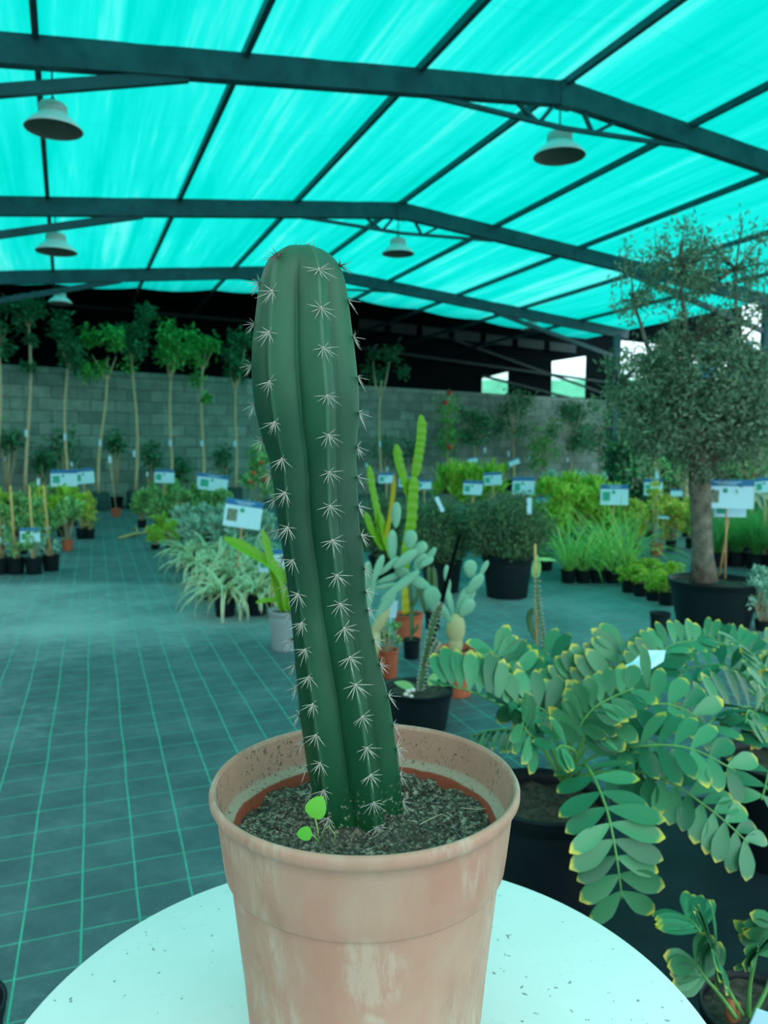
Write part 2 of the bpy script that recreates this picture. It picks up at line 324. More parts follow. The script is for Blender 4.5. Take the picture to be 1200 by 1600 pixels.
def mat_bigpot_in():
    m, nt, out = newmat('pot inside with splashed soil'); b = N(nt, 'ShaderNodeBsdfPrincipled'); nt.links.new(b.outputs[0], out.inputs[0])
    n1 = noise(nt, 9, 4, .6); n2 = noise(nt, 210, 4, .75); n3 = noise(nt, 12, 3, .6)
    col = ramp(nt, n1, [(.3, lin((168, 126, 106))), (.7, lin((184, 146, 126)))])
    sp = N(nt, 'ShaderNodeSeparateXYZ'); tc = N(nt, 'ShaderNodeTexCoord'); nt.links.new(tc.outputs['Object'], sp.inputs[0])
    # a bare red band where the soil has sunk
    zz = N(nt, 'ShaderNodeMath', operation='MULTIPLY_ADD'); nt.links.new(n3, zz.inputs[0]); zz.inputs[1].default_value = .012; nt.links.new(sp.outputs[2], zz.inputs[2])
    mr = N(nt, 'ShaderNodeMapRange'); nt.links.new(zz.outputs[0], mr.inputs[0]); mr.inputs[1].default_value = .2515; mr.inputs[2].default_value = .2500
    m2 = N(nt, 'ShaderNodeMapRange'); nt.links.new(zz.outputs[0], m2.inputs[0]); m2.inputs[1].default_value = .2585; m2.inputs[2].default_value = .2560; m2.inputs[4].default_value = .8
    col = mixc(nt, m2.outputs[0], col, lin((168, 158, 136)))
    col = mixc(nt, mr.outputs[0], col, lin((150, 72, 46)))
    s2 = N(nt, 'ShaderNodeMath', operation='MULTIPLY_ADD'); nt.links.new(n3, s2.inputs[0]); s2.inputs[1].default_value = .35; nt.links.new(n2, s2.inputs[2])
    col = mixc(nt, ramp(nt, s2.outputs[0], [(.735, (0,0,0)), (.80, (.8,.8,.8))]), col, lin((74, 72, 58)))
    nt.links.new(col, b.inputs['Base Color']); b.inputs['Roughness'].default_value = .75; return m
def mat_table():
    m, nt, out = newmat('white painted concrete'); b = N(nt, 'ShaderNodeBsdfPrincipled'); nt.links.new(b.outputs[0], out.inputs[0])
    n1 = noise(nt, 4, 5, .6); n2 = noise(nt, 105, 2, .45); n3 = noise(nt, 8, 3, .6)
    col = ramp(nt, n1, [(.3, lin((228, 232, 228))), (.7, lin((240, 242, 240)))])
    s = N(nt, 'ShaderNodeMath', operation='MULTIPLY_ADD'); nt.links.new(n3, s.inputs[0]); s.inputs[1].default_value = .18; nt.links.new(n2, s.inputs[2])
    col = mixc(nt, ramp(nt, s.outputs[0], [(.80, (0,0,0)), (.83, (.7,.7,.7))]), col, lin((80, 90, 85)))
    col = mixc(nt, ramp(nt, noise(nt, 11, 6, .75, mp=(1, 3, 1)), [(.6, (0,0,0)), (.75, (.22,.22,.22))]), col, lin((150, 165, 160)))
    nt.links.new(col, b.inputs['Base Color']); b.inputs['Roughness'].default_value = .6; b.inputs['Specular IOR Level'].default_value = .3; return m
def mat_cactus():
    m, nt, out = newmat('waxy cactus skin'); b = N(nt, 'ShaderNodeBsdfPrincipled'); nt.links.new(b.outputs[0], out.inputs[0])
    tc = N(nt, 'ShaderNodeTexCoord'); sp = N(nt, 'ShaderNodeSeparateXYZ'); nt.links.new(tc.outputs['UV'], sp.inputs[0])
    n = noise(nt, 16, 5, .6, mp=(1, 1, .3)); n2 = noise(nt, 240, 2, .5); n3 = noise(nt, 5, 3, .5)
    # waxy bloom is thicker on the younger upper part, the base is a fresher green
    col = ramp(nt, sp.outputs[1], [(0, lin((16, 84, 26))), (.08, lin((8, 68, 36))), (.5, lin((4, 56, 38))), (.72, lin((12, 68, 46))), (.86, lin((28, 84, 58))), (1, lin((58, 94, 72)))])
    col = mixc(nt, ramp(nt, n, [(.4, (0,0,0)), (.75, (.4,.4,.4))]), col, lin((48, 112, 80)))
    col = mixc(nt, ramp(nt, n3, [(.35, (.25,.25,.25)), (.6, (0,0,0))]), col, lin((20, 70, 48)))
    # corky pale line along the ribs, dark crease in the grooves
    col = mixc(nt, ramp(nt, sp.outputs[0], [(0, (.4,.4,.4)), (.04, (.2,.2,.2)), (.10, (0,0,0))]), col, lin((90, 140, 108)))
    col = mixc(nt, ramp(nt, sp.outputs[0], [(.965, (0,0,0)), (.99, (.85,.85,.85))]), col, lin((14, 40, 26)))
    low = N(nt, 'ShaderNodeMapRange'); nt.links.new(sp.outputs[1], low.inputs[0]); low.inputs[1].default_value = .12; low.inputs[2].default_value = 0
    sm = N(nt, 'ShaderNodeMath', operation='MULTIPLY'); nt.links.new(low.outputs[0], sm.inputs[0]); nt.links.new(ramp(nt, n2, [(.60, (0,0,0)), (.68, (1,1,1))]), sm.inputs[1])
    col = mixc(nt, sm.outputs[0], col, lin((190, 200, 175)))
    nt.links.new(col, b.inputs['Base Color']); b.inputs['Roughness'].default_value = .45; b.inputs['Specular IOR Level'].default_value = .3
    b.inputs['Subsurface Weight'].default_value = 0
    return m
def mat_bigsoil():
    m, nt, out = newmat('gritty potting soil'); b = N(nt, 'ShaderNodeBsdfPrincipled'); nt.links.new(b.outputs[0], out.inputs[0])
    n = noise(nt, 200, 4, .7); n2 = noise(nt, 24, 4, .6)
    col = ramp(nt, n, [(.38, lin((46, 42, 38))), (.5, lin((96, 90, 78))), (.58, lin((175, 168, 142))), (.66, lin((205, 198, 170)))])
    col = mixc(nt, ramp(nt, n2, [(.44, (0,0,0)), (.66, (.7,.7,.7))]), col, lin((84, 80, 70)))
    nt.links.new(col, b.inputs['Base Color']); b.inputs['Roughness'].default_value = .95
    bp = N(nt, 'ShaderNodeBump'); bp.inputs['Strength'].default_value = 1; bp.inputs['Distance'].default_value = .008
    nt.links.new(noise(nt, 150, 5, .7), bp.inputs['Height']); nt.links.new(bp.outputs[0], b.inputs['Normal']); return m

# ------------------------------------------------------------------ structure: floor, roof, walls
mb = MB(); mb.add([(-45,-25,0),(45,-25,0),(45,60,0),(-45,60,0)], [(0,1,2,3)], smooth=False)
struct(mb.build('floor', mat_floor()))
mb = MB(); mb.box((1.75, 1.55, .004), (2.7, 2.2, .008)); o = struct(mb.build('floor_shade', plain('floor shade black', (22, 36, 42), .6, .25, 6, .2, 30, spec=.25)))  # dark sheet standing in for the shade on the floor right of the table
Z0 = 3.6; U0 = 4.64; SL = .104; DU = 1.585; RV = [-1.6, 2.5, 6.59, 10.6, 14.8]; UL = -2.3; UR = 12.3
def rz(u): return CAMH+Z0-SL*abs(u-U0)
def vend(u):
    k = [(-9, 15.6), (-1, 15.9), (1.5, 16.9), (4.1, 17.6), (6.3, 17.0), (11.6, 16.6), (14, 15.8)]
    for (a, b), (c, d) in zip(k, k[1:]):
        if u <= c: return b+(d-b)*max(0, (u-a)/(c-a))
    return 15.8
mb = MB(); us = []; u = UL
purl = [U0+k*DU for k in range(-4, 5)]
nu = 90; nv = 70
for j in range(nv+1):
    for i in range(nu+1):
        u = UL+(UR-UL)*i/nu; ve = vend(u); v = -1.6+(ve+1.6)*j/nv
        k = min(abs(u-q) for q in purl); sag = .055*sin(min(1, k/(DU/2))*pi/2)
        p = uv(u, v, rz(u)+.02-sag); mb.v.append(tuple(p))
        mb.__dict__.setdefault('gu', []).append((u, v))
for j in range(nv):
    for i in range(nu):
        a = j*(nu+1)+i; f = (a, a+1, a+nu+2, a+nu+1); mb.f.append(f); mb.sm.append(True); mb.uv += [mb.gu[q] for q in f]
struct(mb.build('ceiling', mat_net()))
def rafter(v, nm):
    o = MB()
    for a, b in ((UL-.1, U0), (U0, UR)):
        n = 1
        p = uv(a, v, rz(a)-.14); q = uv(b, v, rz(b)-.14); o.beam(p, q, .1, .22)
    o.box(uv(U0, v, rz(U0)-.15), (.16, .115, .24), Matrix.Rotation(-YAW, 3, 'Z'))
    r = struct(o.build(nm, M['steel']))
    o = MB()    # shallow truss under the ridge
    c0, c1 = U0-1.5, U0+1.55; ch = lambda u: rz(U0)-.54-.03*(u-U0)*.4
    o.beam(uv(c0, v, rz(c0)-.24), uv(U0, v, rz(U0)-.46), .04, .04); o.beam(uv(U0, v, rz(U0)-.46), uv(c1, v, rz(c1)-.25), .04, .04)
    zz = [(-.75, 0), (-.5, 1), (-.25, 0), (-.02, 1), (.1, 0)]
    xs = [(-.55, 1), (-.3, 0), (-.12, 1), (.22, 1), (.34, 0), (.62, 1)]
    for (a, s1), (b, s2) in zip(xs, xs[1:]):
        if s1 == s2: continue
        f = lambda u, s_: rz(U0+u)-.24 if s_ else rz(U0)-.46
        o.beam(uv(U0+a, v, f(a, s1)), uv(U0+b, v, f(b, s2)), .035, .035)
    o.build('truss_web', M['steel'], r)
    for side in (-1, 1):
        ue = UL if side < 0 else UR-.3
        o = MB(); o.beam(uv(ue, v, 0), uv(ue, v, rz(ue)-.2), .16, .16); o.build('column', M['steel'], r)
        o = MB(); o.beam(uv(ue, v, rz(ue)-.72), uv(ue-side*3.3, v, rz(ue-side*3.3)-.23), .06, .09); o.build('knee_brace', M['steel'], r)
    return r
for i, v in enumerate(RV): rafter(v, 'trim_%d' % (i+1))
for k, u in enumerate(purl):
    o = MB(); o.beam(uv(u, -1.6, rz(u)-.03), uv(u, 21, rz(u)-.03), .05, .07); struct(o.build('trim_%d' % (k+6), M['steel']))
# block wall
WA = V((-11.4, 12.45, 0)); WB = V((7.75, 26.85, 0)); WD = (WB-WA).normalized(); WN = V((WD.y, -WD.x, 0))   # WN points to the camera
wl = (WB-WA).length; mb = MB(); mb.box((wl/2, .1, 1.45), (wl, .2, 2.9))
wall = struct(mb.build('wall_back', mat_blocks())); wall.location = WA; wall.rotation_euler = (0, 0, math.atan2(WD.y, WD.x))
def wallpt(x, off):          # ground point at image column x, off metres in front of the wall
    r = ray(x, 760); a = WA+WN*off; 
    # solve t*r.xy = a + s*WD
    det = r.x*(-WD.y)+r.y*WD.x; t = (a.x*(-WD.y)+a.y*WD.x)/det; return V((r.x*t, r.y*t, 0))
# dark lean-to behind: black cloth roof and black cloth wall with two openings
mb = MB(); cols = [-9, -6, -1, 1.5, 4.1, U0, 6.3, 9, 11.6, 14, 17]
for u in cols:
    v = vend(u)-.02; mb.v += [tuple(uv(u, v, rz(u)+.015)), tuple(uv(u, v+.1, 5.7)), tuple(uv(u, 36, 5.6))]
for i in range(len(cols)-1):
    for j in (0, 1): a = 3*i+j; mb.f.append((a, a+3, a+4, a+1)); mb.sm.append(False); mb.uv += [(0,0)]*4
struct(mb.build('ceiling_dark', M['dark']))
def wpt(s, off, z): p = WA+WD*s-WN*off; return V((p.x, p.y, z))
def wall_s(x, off):          # distance along the wall seen at column x for a plane off metres behind it
    r = ray(x, 700); a = WA-WN*off; det = r.x*(-WD.y)+r.y*WD.x; t = (a.x*(-WD.y)+a.y*WD.x)/det; p = V((r.x*t, r.y*t, 0)); return (p-a).dot(WD), t
OFF = 2.2
def opening(x0, x1, yt0, yt1, yb0, yb1):
    out = []
    for x, y in ((x0, yb0), (x1, yb1), (x1, yt1), (x0, yt0)):
        s_, t = wall_s(x, OFF); r = ray(x, y); out.append((s_, CAMH+r.z/1*t*1.0))
    return out
ops = [opening(752, 792, 592, 582, 617, 624), opening(860, 912, 566, 558, 619, 622)]
smax = wall_s(958, OFF)[0]
xs = [-6, ops[0][0][0], ops[0][1][0], ops[1][0][0], ops[1][1][0], smax]
mb = MB()
def quad(a, b, c, d): mb.add([wpt(a[0], OFF, a[1]), wpt(b[0], OFF, b[1]), wpt(c[0], OFF, c[1]), wpt(d[0], OFF, d[1])], [(0,1,2,3)], smooth=False)
H = 6.0
for i in (0, 2, 4): quad((xs[i], 0), (xs[i+1], 0), (xs[i+1], H), (xs[i], H))
for i, o in zip((1, 3), ops):
    quad((xs[i], 0), (xs[i+1], 0), o[1], o[0]); quad(o[3], o[2], (xs[i+1], H), (xs[i], H))
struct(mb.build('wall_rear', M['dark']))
mb = MB(); mb.add([wpt(-6, OFF, 0), wpt(-6, -12, 0), wpt(-6, -12, H), wpt(-6, OFF, H)], [(0,1,2,3)]); struct(mb.build('left_light_blocker', M['dark']))  # unseen dark sheet, added to keep low light from the left off the lean-to
mb = MB(); a = uv(-3.0, -3, 0); b = uv(-3.0, 15.5, 0); mb.beam((a.x, a.y, .7), (b.x, b.y, .7), .15, 1.4); struct(mb.build('side_light_blocker', M['blocker_grey']))  # unseen low slab, added to dim the light on the cactus from the left
# rails and dull panels of the lean-to
mb = MB()
for (x0, y0, x1, y1, w) in ((560, 508, 905, 548, .5),):
    n = 7
    for k in range(n):
        xa = x0+(x1-x0)*k/n; xb = x0+(x1-x0)*(k+.82)/n; ya = y0+(y1-y0)*k/n; yb = y0+(y1-y0)*(k+.82)/n
        sa, ta = wall_s(xa, 1.9); sb, tb = wall_s(xb, 1.9); za = CAMH+ray(xa, ya).z*ta; zb = CAMH+ray(xb, yb).z*tb
        mb.beam(wpt(sa, 1.9, za), wpt(sb, 1.9, zb), .03, .30)
struct(mb.build('trim_15', M['darkpanel']))
mb = MB()
for (x0, y0, x1, y1) in ((700, 530, 960, 622), (560, 545, 960, 600), (0, 470, 560, 520), (752, 588, 960, 640)):
    sa, ta = wall_s(x0, 2.0); sb, tb = wall_s(x1, 2.0)
    mb.beam(wpt(sa, 2.0, CAMH+ray(x0, y0).z*ta), wpt(sb, 2.0, CAMH+ray(x1, y1).z*tb), .06, .08)
struct(mb.build('trim_16', M['darkpanel']))
mb = MB(); mb.box((12.5, 46, 2.5), (14, 6, 5)); gh = thing('greenhouse', 'pale green greenhouse glimpsed through the openings in the dark wall', 'greenhouse', (0, 0, 0)); mb.build('wall', plain('green house cloth', (110, 205, 165), .7, .2, 1), gh)
mb = MB(); mb.tube([(5.5, 46, 4.4), (19.5, 46, 4.4)], 1.5, 16); mb.build('roof', plain('pale sheet', (215, 235, 230), .6, .1, 1), gh)
# end pier of the block wall
mb = MB(); q = wpt(wl+.35, -.1, 0); mb.box((q.x, q.y, 1.9), (.55, .5, 3.8), Matrix.Rotation(math.atan2(WD.y, WD.x), 3, 'Z')); struct(mb.build('wall_pier', M['dark']))

# ------------------------------------------------------------------ lamps
def make_lamp(label, loc, s, ztop):
    t = thing('high_bay_lamp', label, 'lamp', loc, 0, 'high bay lamps hanging under the roof')
    r = .245*s
    o = MB(); o.lathe([(r, 0), (r*1.01, .004), (r*.93, .03*s), (r*.78, .07*s), (r*.62, .10*s), (r*.5, .125*s), (r*.42, .15*s), (r*.40, .152*s)], 40); o.build('reflector', M['lampmetal'], t)
    o = MB(); o.lathe([(r*.995, .001), (r*.9, .022*s), (r*.72, .06*s), (r*.45, .09*s), (.001, .10*s)], 40); o.build('inner_face', M['lampinside'], t, 'dull grey inner face of the lamp')
    o = MB(); pr = []
    o.lathe([(.001, .235*s), (r*.3, .235*s), (r*.42, .222*s), (r*.46, .205*s), (r*.47, .20*s), (r*.47, .145*s), (r*.40, .135*s)], 40)
    for k in range(40):
        a = 2*pi*k/40; o.box((r*.475*cos(a), r*.475*sin(a), .172*s), (.008*s, .006*s, .06*s), Matrix.Rotation(a, 3, 'Z'))
    o.build('driver_housing', M['lamphousing'], t)
    o = MB(); h = max(.05, ztop-loc[2]-.235*s); o.tube([(0,0,.23*s), (0,0,.235*s+h)], .008, 6)
    o.ell((0,0,.25*s), (.022,.022,.03)); o.build('hanging_rod', M['steel'], t); return t
for lab, x, y, dia, Y in (('nearest high bay lamp, hanging at the left beside the straight purlin', 84, 203, 86, None), ('second high bay lamp in the left line, below the second rafter', 88, 394, 62, None),
        ('small farthest high bay lamp of the left line, in front of the dark cloth', 94, 474, 37, None), ('large high bay lamp hanging under the ridge of the nearest rafter', 874, 245, 80, None),
        ('mid sized high bay lamp under the ridge of the second rafter', 622, 397, 51, None), ('small far high bay lamp hanging right of the middle, above the dark wall', 831, 515, 33, None)):
    vv = {84: 6.95, 88: 10.95, 94: 15.3, 874: 6.95, 622: 10.95, 831: 15.2}[x]; r_ = ray(x, y); rh = V((r_.x, r_.y, 0)); tt = vv/rh.dot(D_); p = at(x, y, r_.y*tt); u = p.dot(P_)
    make_lamp(lab, p, dia/1200*p.y*.97/.49, rz(u)-.05)

# ------------------------------------------------------------------ table, big pot, cactus
TZ = CAMH-.61
mb = MB(); rt = .368; prof = [(.001, -.05), (rt-.01, -.05), (rt-.003, -.046), (rt, -.04), (rt, -.006), (rt-.002, -.002), (rt-.006, 0), (.2, 0), (.001, 0)]
n = 160; rnd = [1-(.006*max(0, random.gauss(0, 1)-1.6)) for _ in range(n)]
rnd[112] = .985; rnd[111] = .993; rnd[29] = .99
vs = []; fs = []
for r_, z in prof:
    for k in range(n):
        a = 2*pi*k/n; q = r_*(rnd[k] if r_ > .3 and z > -.03 else 1); vs.append((q*cos(a), q*sin(a), z))
for i in range(len(prof)-1):
    for k in range(n): fs.append((i*n+k, i*n+(k+1) % n, (i+1)*n+(k+1) % n, (i+1)*n+k))
tb = thing('round_table', 'round white painted concrete table under the potted cactus', 'table', (-.02, .731, 0))
mb.add([(x, y, z+TZ) for x, y, z in vs], fs); mb.build('tabletop', mat_table(), tb)
mb = MB(); mb.lathe([(.001, TZ-.045), (.09, TZ-.045), (.075, TZ-.1), (.06, .3), (.08, .1), (.2, .05), (.21, .0), (.001, 0)], 48); mb.build('pedestal', plain('white pedestal', (225, 228, 225), .7, .05, 6), tb)

PC = V((-.0185, .731, TZ))        # pot centre on the table
pot = thing('potted_cactus', 'tall ribbed green columnar cactus in a dusty terracotta pot on the white table', 'cactus', PC)
ZR = .288
out_prof = [(.001, 0), (.108, 0), (.111, .004), (.1155, .05), (.120, .1), (.1255, .15), (.1314, .2035), (.1316, .2055), (.1340, .2062), (.1356, .2068), (.1364, .2085), (.1386, .224), (.1430, .262), (.1440, .272), (.1478, .2745), (.1502, .279), (.1502, .284), (.148, ZR), (.1455, ZR-.0005), (.1440, .284)]
in_prof = [(.1440, .284), (.1415, .272), (.1385, .252), (.1370, .2485), (.1300, .2465), (.1285, .243), (.1255, .225), (.122, .18), (.10, .01), (.001, .008)]
mb = MB(); mb.lathe(out_prof, 128); mb.build('pot', mat_bigpot(), pot, 'faded terracotta plastic pot with pale scuffs')
mb = MB(); mb.lathe(in_prof, 128); mb.build('pot_inner_wall', mat_bigpot_in(), pot, 'soil splashed inner wall of the pot')
# soil surface
SZ = .236
import mathutils.noise as mn
mb = MB(); n = 120; rr = 44; vs = [(0, 0, SZ)]; fs = []
for j in range(1, rr+1):
    for k in range(n):
        a = 2*pi*k/n; r_ = .1278*j/rr; x = r_*cos(a); y = r_*sin(a)
        z = SZ+.010*mn.noise(V((x*22, y*22, 3)))+.006*mn.noise(V((x*75, y*75, 1)))+.004*mn.noise(V((x*190, y*190, 7)))
        vs.append((x, y, z))
for k in range(n): fs.append((0, 1+k, 1+(k+1) % n))
for j in range(rr-1):
    for k in range(n): fs.append((1+j*n+k, 1+(j+1)*n+k, 1+(j+1)*n+(k+1) % n, 1+j*n+(k+1) % n))
mb.add(vs, fs)
for k in range(420):           # crumbs and grit
    a = random.uniform(0, 2*pi); r_ = .122*math.sqrt(random.random()); s_ = random.uniform(.0006, .0022)*(1.8 if random.random() < .1 else 1)
    x, y = r_*cos(a), r_*sin(a); z = SZ+.010*mn.noise(V((x*22, y*22, 3)))+.006*mn.noise(V((x*75, y*75, 1)))
    mb.ell((x, y, z+s_*.6), (s_, s_*random.uniform(.6, 1), s_*.8), None, 5, 3)
mb.build('soil', mat_bigsoil(), pot)
mb = MB()
for pts in ([(656, 1288), (672, 1280), (690, 1272), (700, 1276)], [(720, 1262), (745, 1265), (765, 1262), (770, 1250)], [(640, 1282), (652, 1284)]):
    mb.tube([fl(x, y, TZ+SZ+.004)-PC for x, y in pts], .0005, 5)
mb.build('root', plain('pale dry root', (195, 180, 150), .8), pot, 'pale dry root strands on the soil')
# cactus body
YC = .765
sil = [(1306, 503, 630), (1290, 500, 631), (1270, 496, 630.5), (1250, 489, 628.5), (1205, 480.5, 624), (1160, 474, 618), (1119, 468, 612), (1080, 465, 605), (1032, 460, 592), (990, 456, 583), (946, 452, 574), (905, 446, 571), (860, 439, 568.5), (815, 432, 562), (760, 426, 559), (725, 421, 557), (690, 411, 557.5), (655, 402, 559.5), (620, 396, 560), (585, 393.5, 557.5), (550, 393.5, 554), (515, 396.5, 549.5), (480, 400.5, 545), (450, 404.5, 540.5), (430, 409, 536), (415, 414, 530), (404, 421, 522), (396, 430, 513), (390, 442, 503), (387, 455, 492), (385.5, 468, 482)]
th1, dth = R(-37), R(60.5)
rings = []; n = 144
for (y, xl, xr) in sil:
    c = at((xl+xr)/2, y, YC); hw = (xr-xl)/2/1200*(c-V((0,0,CAMH))).dot(V((0, cos(PITCH), -sin(PITCH)))); rings.append((c, hw))
# resample smoothly
def cat(p, t):
    i = min(int(t), len(p)-2); f = t-i; g = lambda k: p[max(0, min(len(p)-1, k))]
    a, b, c, d = g(i-1), g(i), g(i+1), g(i+2); return .5*((2*b)+(c-a)*f+(2*a-5*b+4*c-d)*f*f+(3*b-a-3*c+d)*f**3)
NR = 150; RG = []
for j in range(NR+1):
    t = (len(rings)-1)*j/NR; RG.append((cat([r[0] for r in rings], t), max(.002, cat([r[1] for r in rings], t))))
zb, zt = RG[0][0].z, RG[-1][0].z
def rib_th(z): f = (z-zb)/(zt-zb); return th1+.05*sin(f*7)-.06*(.5-abs(f-.5))+R(8)*math.exp(-((f-.70)/.12)**2)+R(4)*max(0, min(1, (f-.7)/.15))
def crad(hw, th, z, f):
    a = ((th-rib_th(z)) / dth); per = 360/60.5
    a = (th-rib_th(z))/(2*pi)*6; a = abs(a-round(a))*2      # 0 on a rib, 1 in a groove
    dep = .30*(1-.45*max(0, (f-.9)/.1)) if f > .9 else .30
    k_ = min(1, max(0, (f-.35)/.4)); g = (1-k_)*(.88*a**1.05+.12*a**2.5)+k_*(.78*a**1.05+.22*a**3)
    r_ = 1-dep*g-.018*math.exp(-((1-a)/.03)**2)+.014*math.exp(-(a/.06)**2)
    return hw*r_, a
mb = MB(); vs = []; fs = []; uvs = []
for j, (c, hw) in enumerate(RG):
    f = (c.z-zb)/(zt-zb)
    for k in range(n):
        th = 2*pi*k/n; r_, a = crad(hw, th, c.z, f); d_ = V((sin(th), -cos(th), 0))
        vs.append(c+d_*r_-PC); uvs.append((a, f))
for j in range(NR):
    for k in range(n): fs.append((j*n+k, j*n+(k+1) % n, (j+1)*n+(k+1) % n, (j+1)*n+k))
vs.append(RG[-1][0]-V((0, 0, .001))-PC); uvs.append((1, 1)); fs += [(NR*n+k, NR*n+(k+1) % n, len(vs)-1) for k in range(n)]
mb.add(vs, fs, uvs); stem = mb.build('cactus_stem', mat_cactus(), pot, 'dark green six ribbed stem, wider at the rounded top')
# spine clusters
def ringat(y):
    z = at(600, y, YC).z
    for (c, hw), (c2, h2) in zip(RG, RG[1:]):
        if c.z <= z <= c2.z or c2 is RG[-1][0]:
            f = min(1, max(0, (z-c.z)/(c2.z-c.z+1e-9))); return c.lerp(c2, f), hw+(h2-hw)*f
    return RG[0]
protos = []
for k in range(5):
    random.seed(40+k); o = MB(); o.ell((0, 0, .0003), (.0010, .0012, .0008), None, 8, 4)
    angs = [-172, -148, -122, -92, -62, -34, -8, 35, 145][:9 if k % 2 else 8]
    for a in angs:
        a = R(a+random.uniform(-9, 9)); L = random.uniform(.0095, .0150)*(1 if sin(a) < .3 else .6)
        d_ = V((cos(a), sin(a), random.uniform(.25, .6))).normalized(); b_ = V((cos(a), sin(a), 0))*.0008
        o.tube([b_, b_+d_*L*.5, b_+d_*L], [.00034, .00027, .00007], 5)
    d_ = V((random.uniform(-.3, .3), -.3, 1)).normalized(); o.tube([(0,0,0), d_*.011], [.00045, .0001], 5)
    protos.append(o.mesh('spine_cluster'))
random.seed(11)
dark = []
for m_ in protos[:2]:
    q = m_.copy(); q.materials.append(M['spinedark']); dark.append(q)
for m_ in protos: m_.materials.append(M['spine'])
r1 = [412, 467, 529, 602, 662, 716, 767, 819, 868, 919, 962, 1001, 1041, 1081, 1126, 1168, 1209, 1251, 1290]
r2 = [434, 493, 553, 623, 681, 736, 786, 837, 889, 932, 968, 1011, 1051, 1097, 1143, 1183, 1224, 1262]
r3 = [415, 470, 527, 590, 645, 698, 745, 790, 835, 886, 922, 950, 998, 1036, 1085, 1130, 1166, 1208, 1250]
r0 = [442, 505, 570, 632, 688, 740, 780, 828, 872, 915, 958, 1000, 1040, 1075, 1118, 1160, 1200, 1240]
def place_spine(y, rib, mesh):
    c, hw = ringat(y); f = (c.z-zb)/(zt-zb); th = rib_th(c.z)+rib*R(60); r_, a = crad(hw, th, c.z, f)
    d_ = V((sin(th), -cos(th), 0)); p = c+d_*r_
    c2, h2 = ringat(y-8); p2 = c2+d_*crad(h2, th, c2.z, f)[0]; upv = (p2-p).normalized()
    nrm = (d_-upv*d_.dot(upv)).normalized(); x = upv.cross(nrm)
    m = Matrix((x, upv, nrm)).transposed().to_4x4(); m.translation = p-PC; return m
for rib, ys in ((0, r1), (1, r2), (2, r3), (-1, r0)):
    for i, y in enumerate(ys):
        me = random.choice(protos if y > 418 else dark); o = bpy.data.objects.new('spine_cluster', me); C.objects.link(o); o.parent = stem
        o.matrix_local = place_spine(y, rib, me) @ Matrix.Rotation(random.uniform(-.25, .25), 4, 'Z') @ Matrix.Scale(random.uniform(1.05, 1.32), 4)
# crown spines at the very top, and the ribs at the back
for k in range(5):
    o = bpy.data.objects.new('spine_cluster', dark[k % 2]); C.objects.link(o); o.parent = stem; p = at((436, 456, 470, 482, 492)[k], (403, 390, 388, 388, 393)[k], YC-.008+.004*k)-PC
    o.matrix_local = Matrix.Translation(p) @ Matrix.Rotation(R(random.uniform(-20, 20)), 4, 'Y') @ Matrix.Rotation(k*1.3, 4, 'Z') @ Matrix.Scale(.9, 4)
mb = MB()
for rib in (3, 4):
    for y in r1[1:]:
        m = place_spine(y, rib, None)
        for a in range(0, 360, 60):
            b_ = V((cos(R(a)), sin(R(a)), .4)); mb.tube([m @ V((0,0,0)), m @ (b_*.011)], [.0004, .0001], 4)
o = mb.build('spines', M['spine'], stem); o['kind'] = 'stuff'
# the weed at the foot
def weed():
    t = pot; w = MB(); b0 = at(497, 1315, .66); P = lambda x, y, Y: at(x, y, Y)-PC
    w.tube([P(498, 1318, .668), P(496, 1295, .664), P(492, 1275, .662), P(484, 1262, .664)], .0008, 6)
    w.tube([P(499, 1318, .668), P(492, 1308, .66), P(484, 1302, .656)], .0008, 6)
    w.tube([P(505, 1316, .668), P(503, 1300, .664), P(514, 1290, .664), P(524, 1305, .664), P(521, 1318, .666)], .0005, 5)
    wo = w.build('weed_seedling', plain('weed stalk', (150, 190, 110), .6), t, 'small green weed seedling growing at the foot of the cactus')
    rd = lambda q: max(.05, sin(pi*min(1, q**.75))**.6)
    l = MB(); l.leaf(P(486, 1277, .660), (.55, 0, 1.), (0, -1, .2), .021, .019, 8, .3, rd, .1)
    l.build('weed_leaf', M['weed'], wo)
    l = MB(); l.leaf(P(488, 1303, .655), (-1, -.2, .15), (0, -.6, 1), .014, .014, 8, .2, rd, .05); l.build('weed_leaf', M['weed'], wo)
weed()

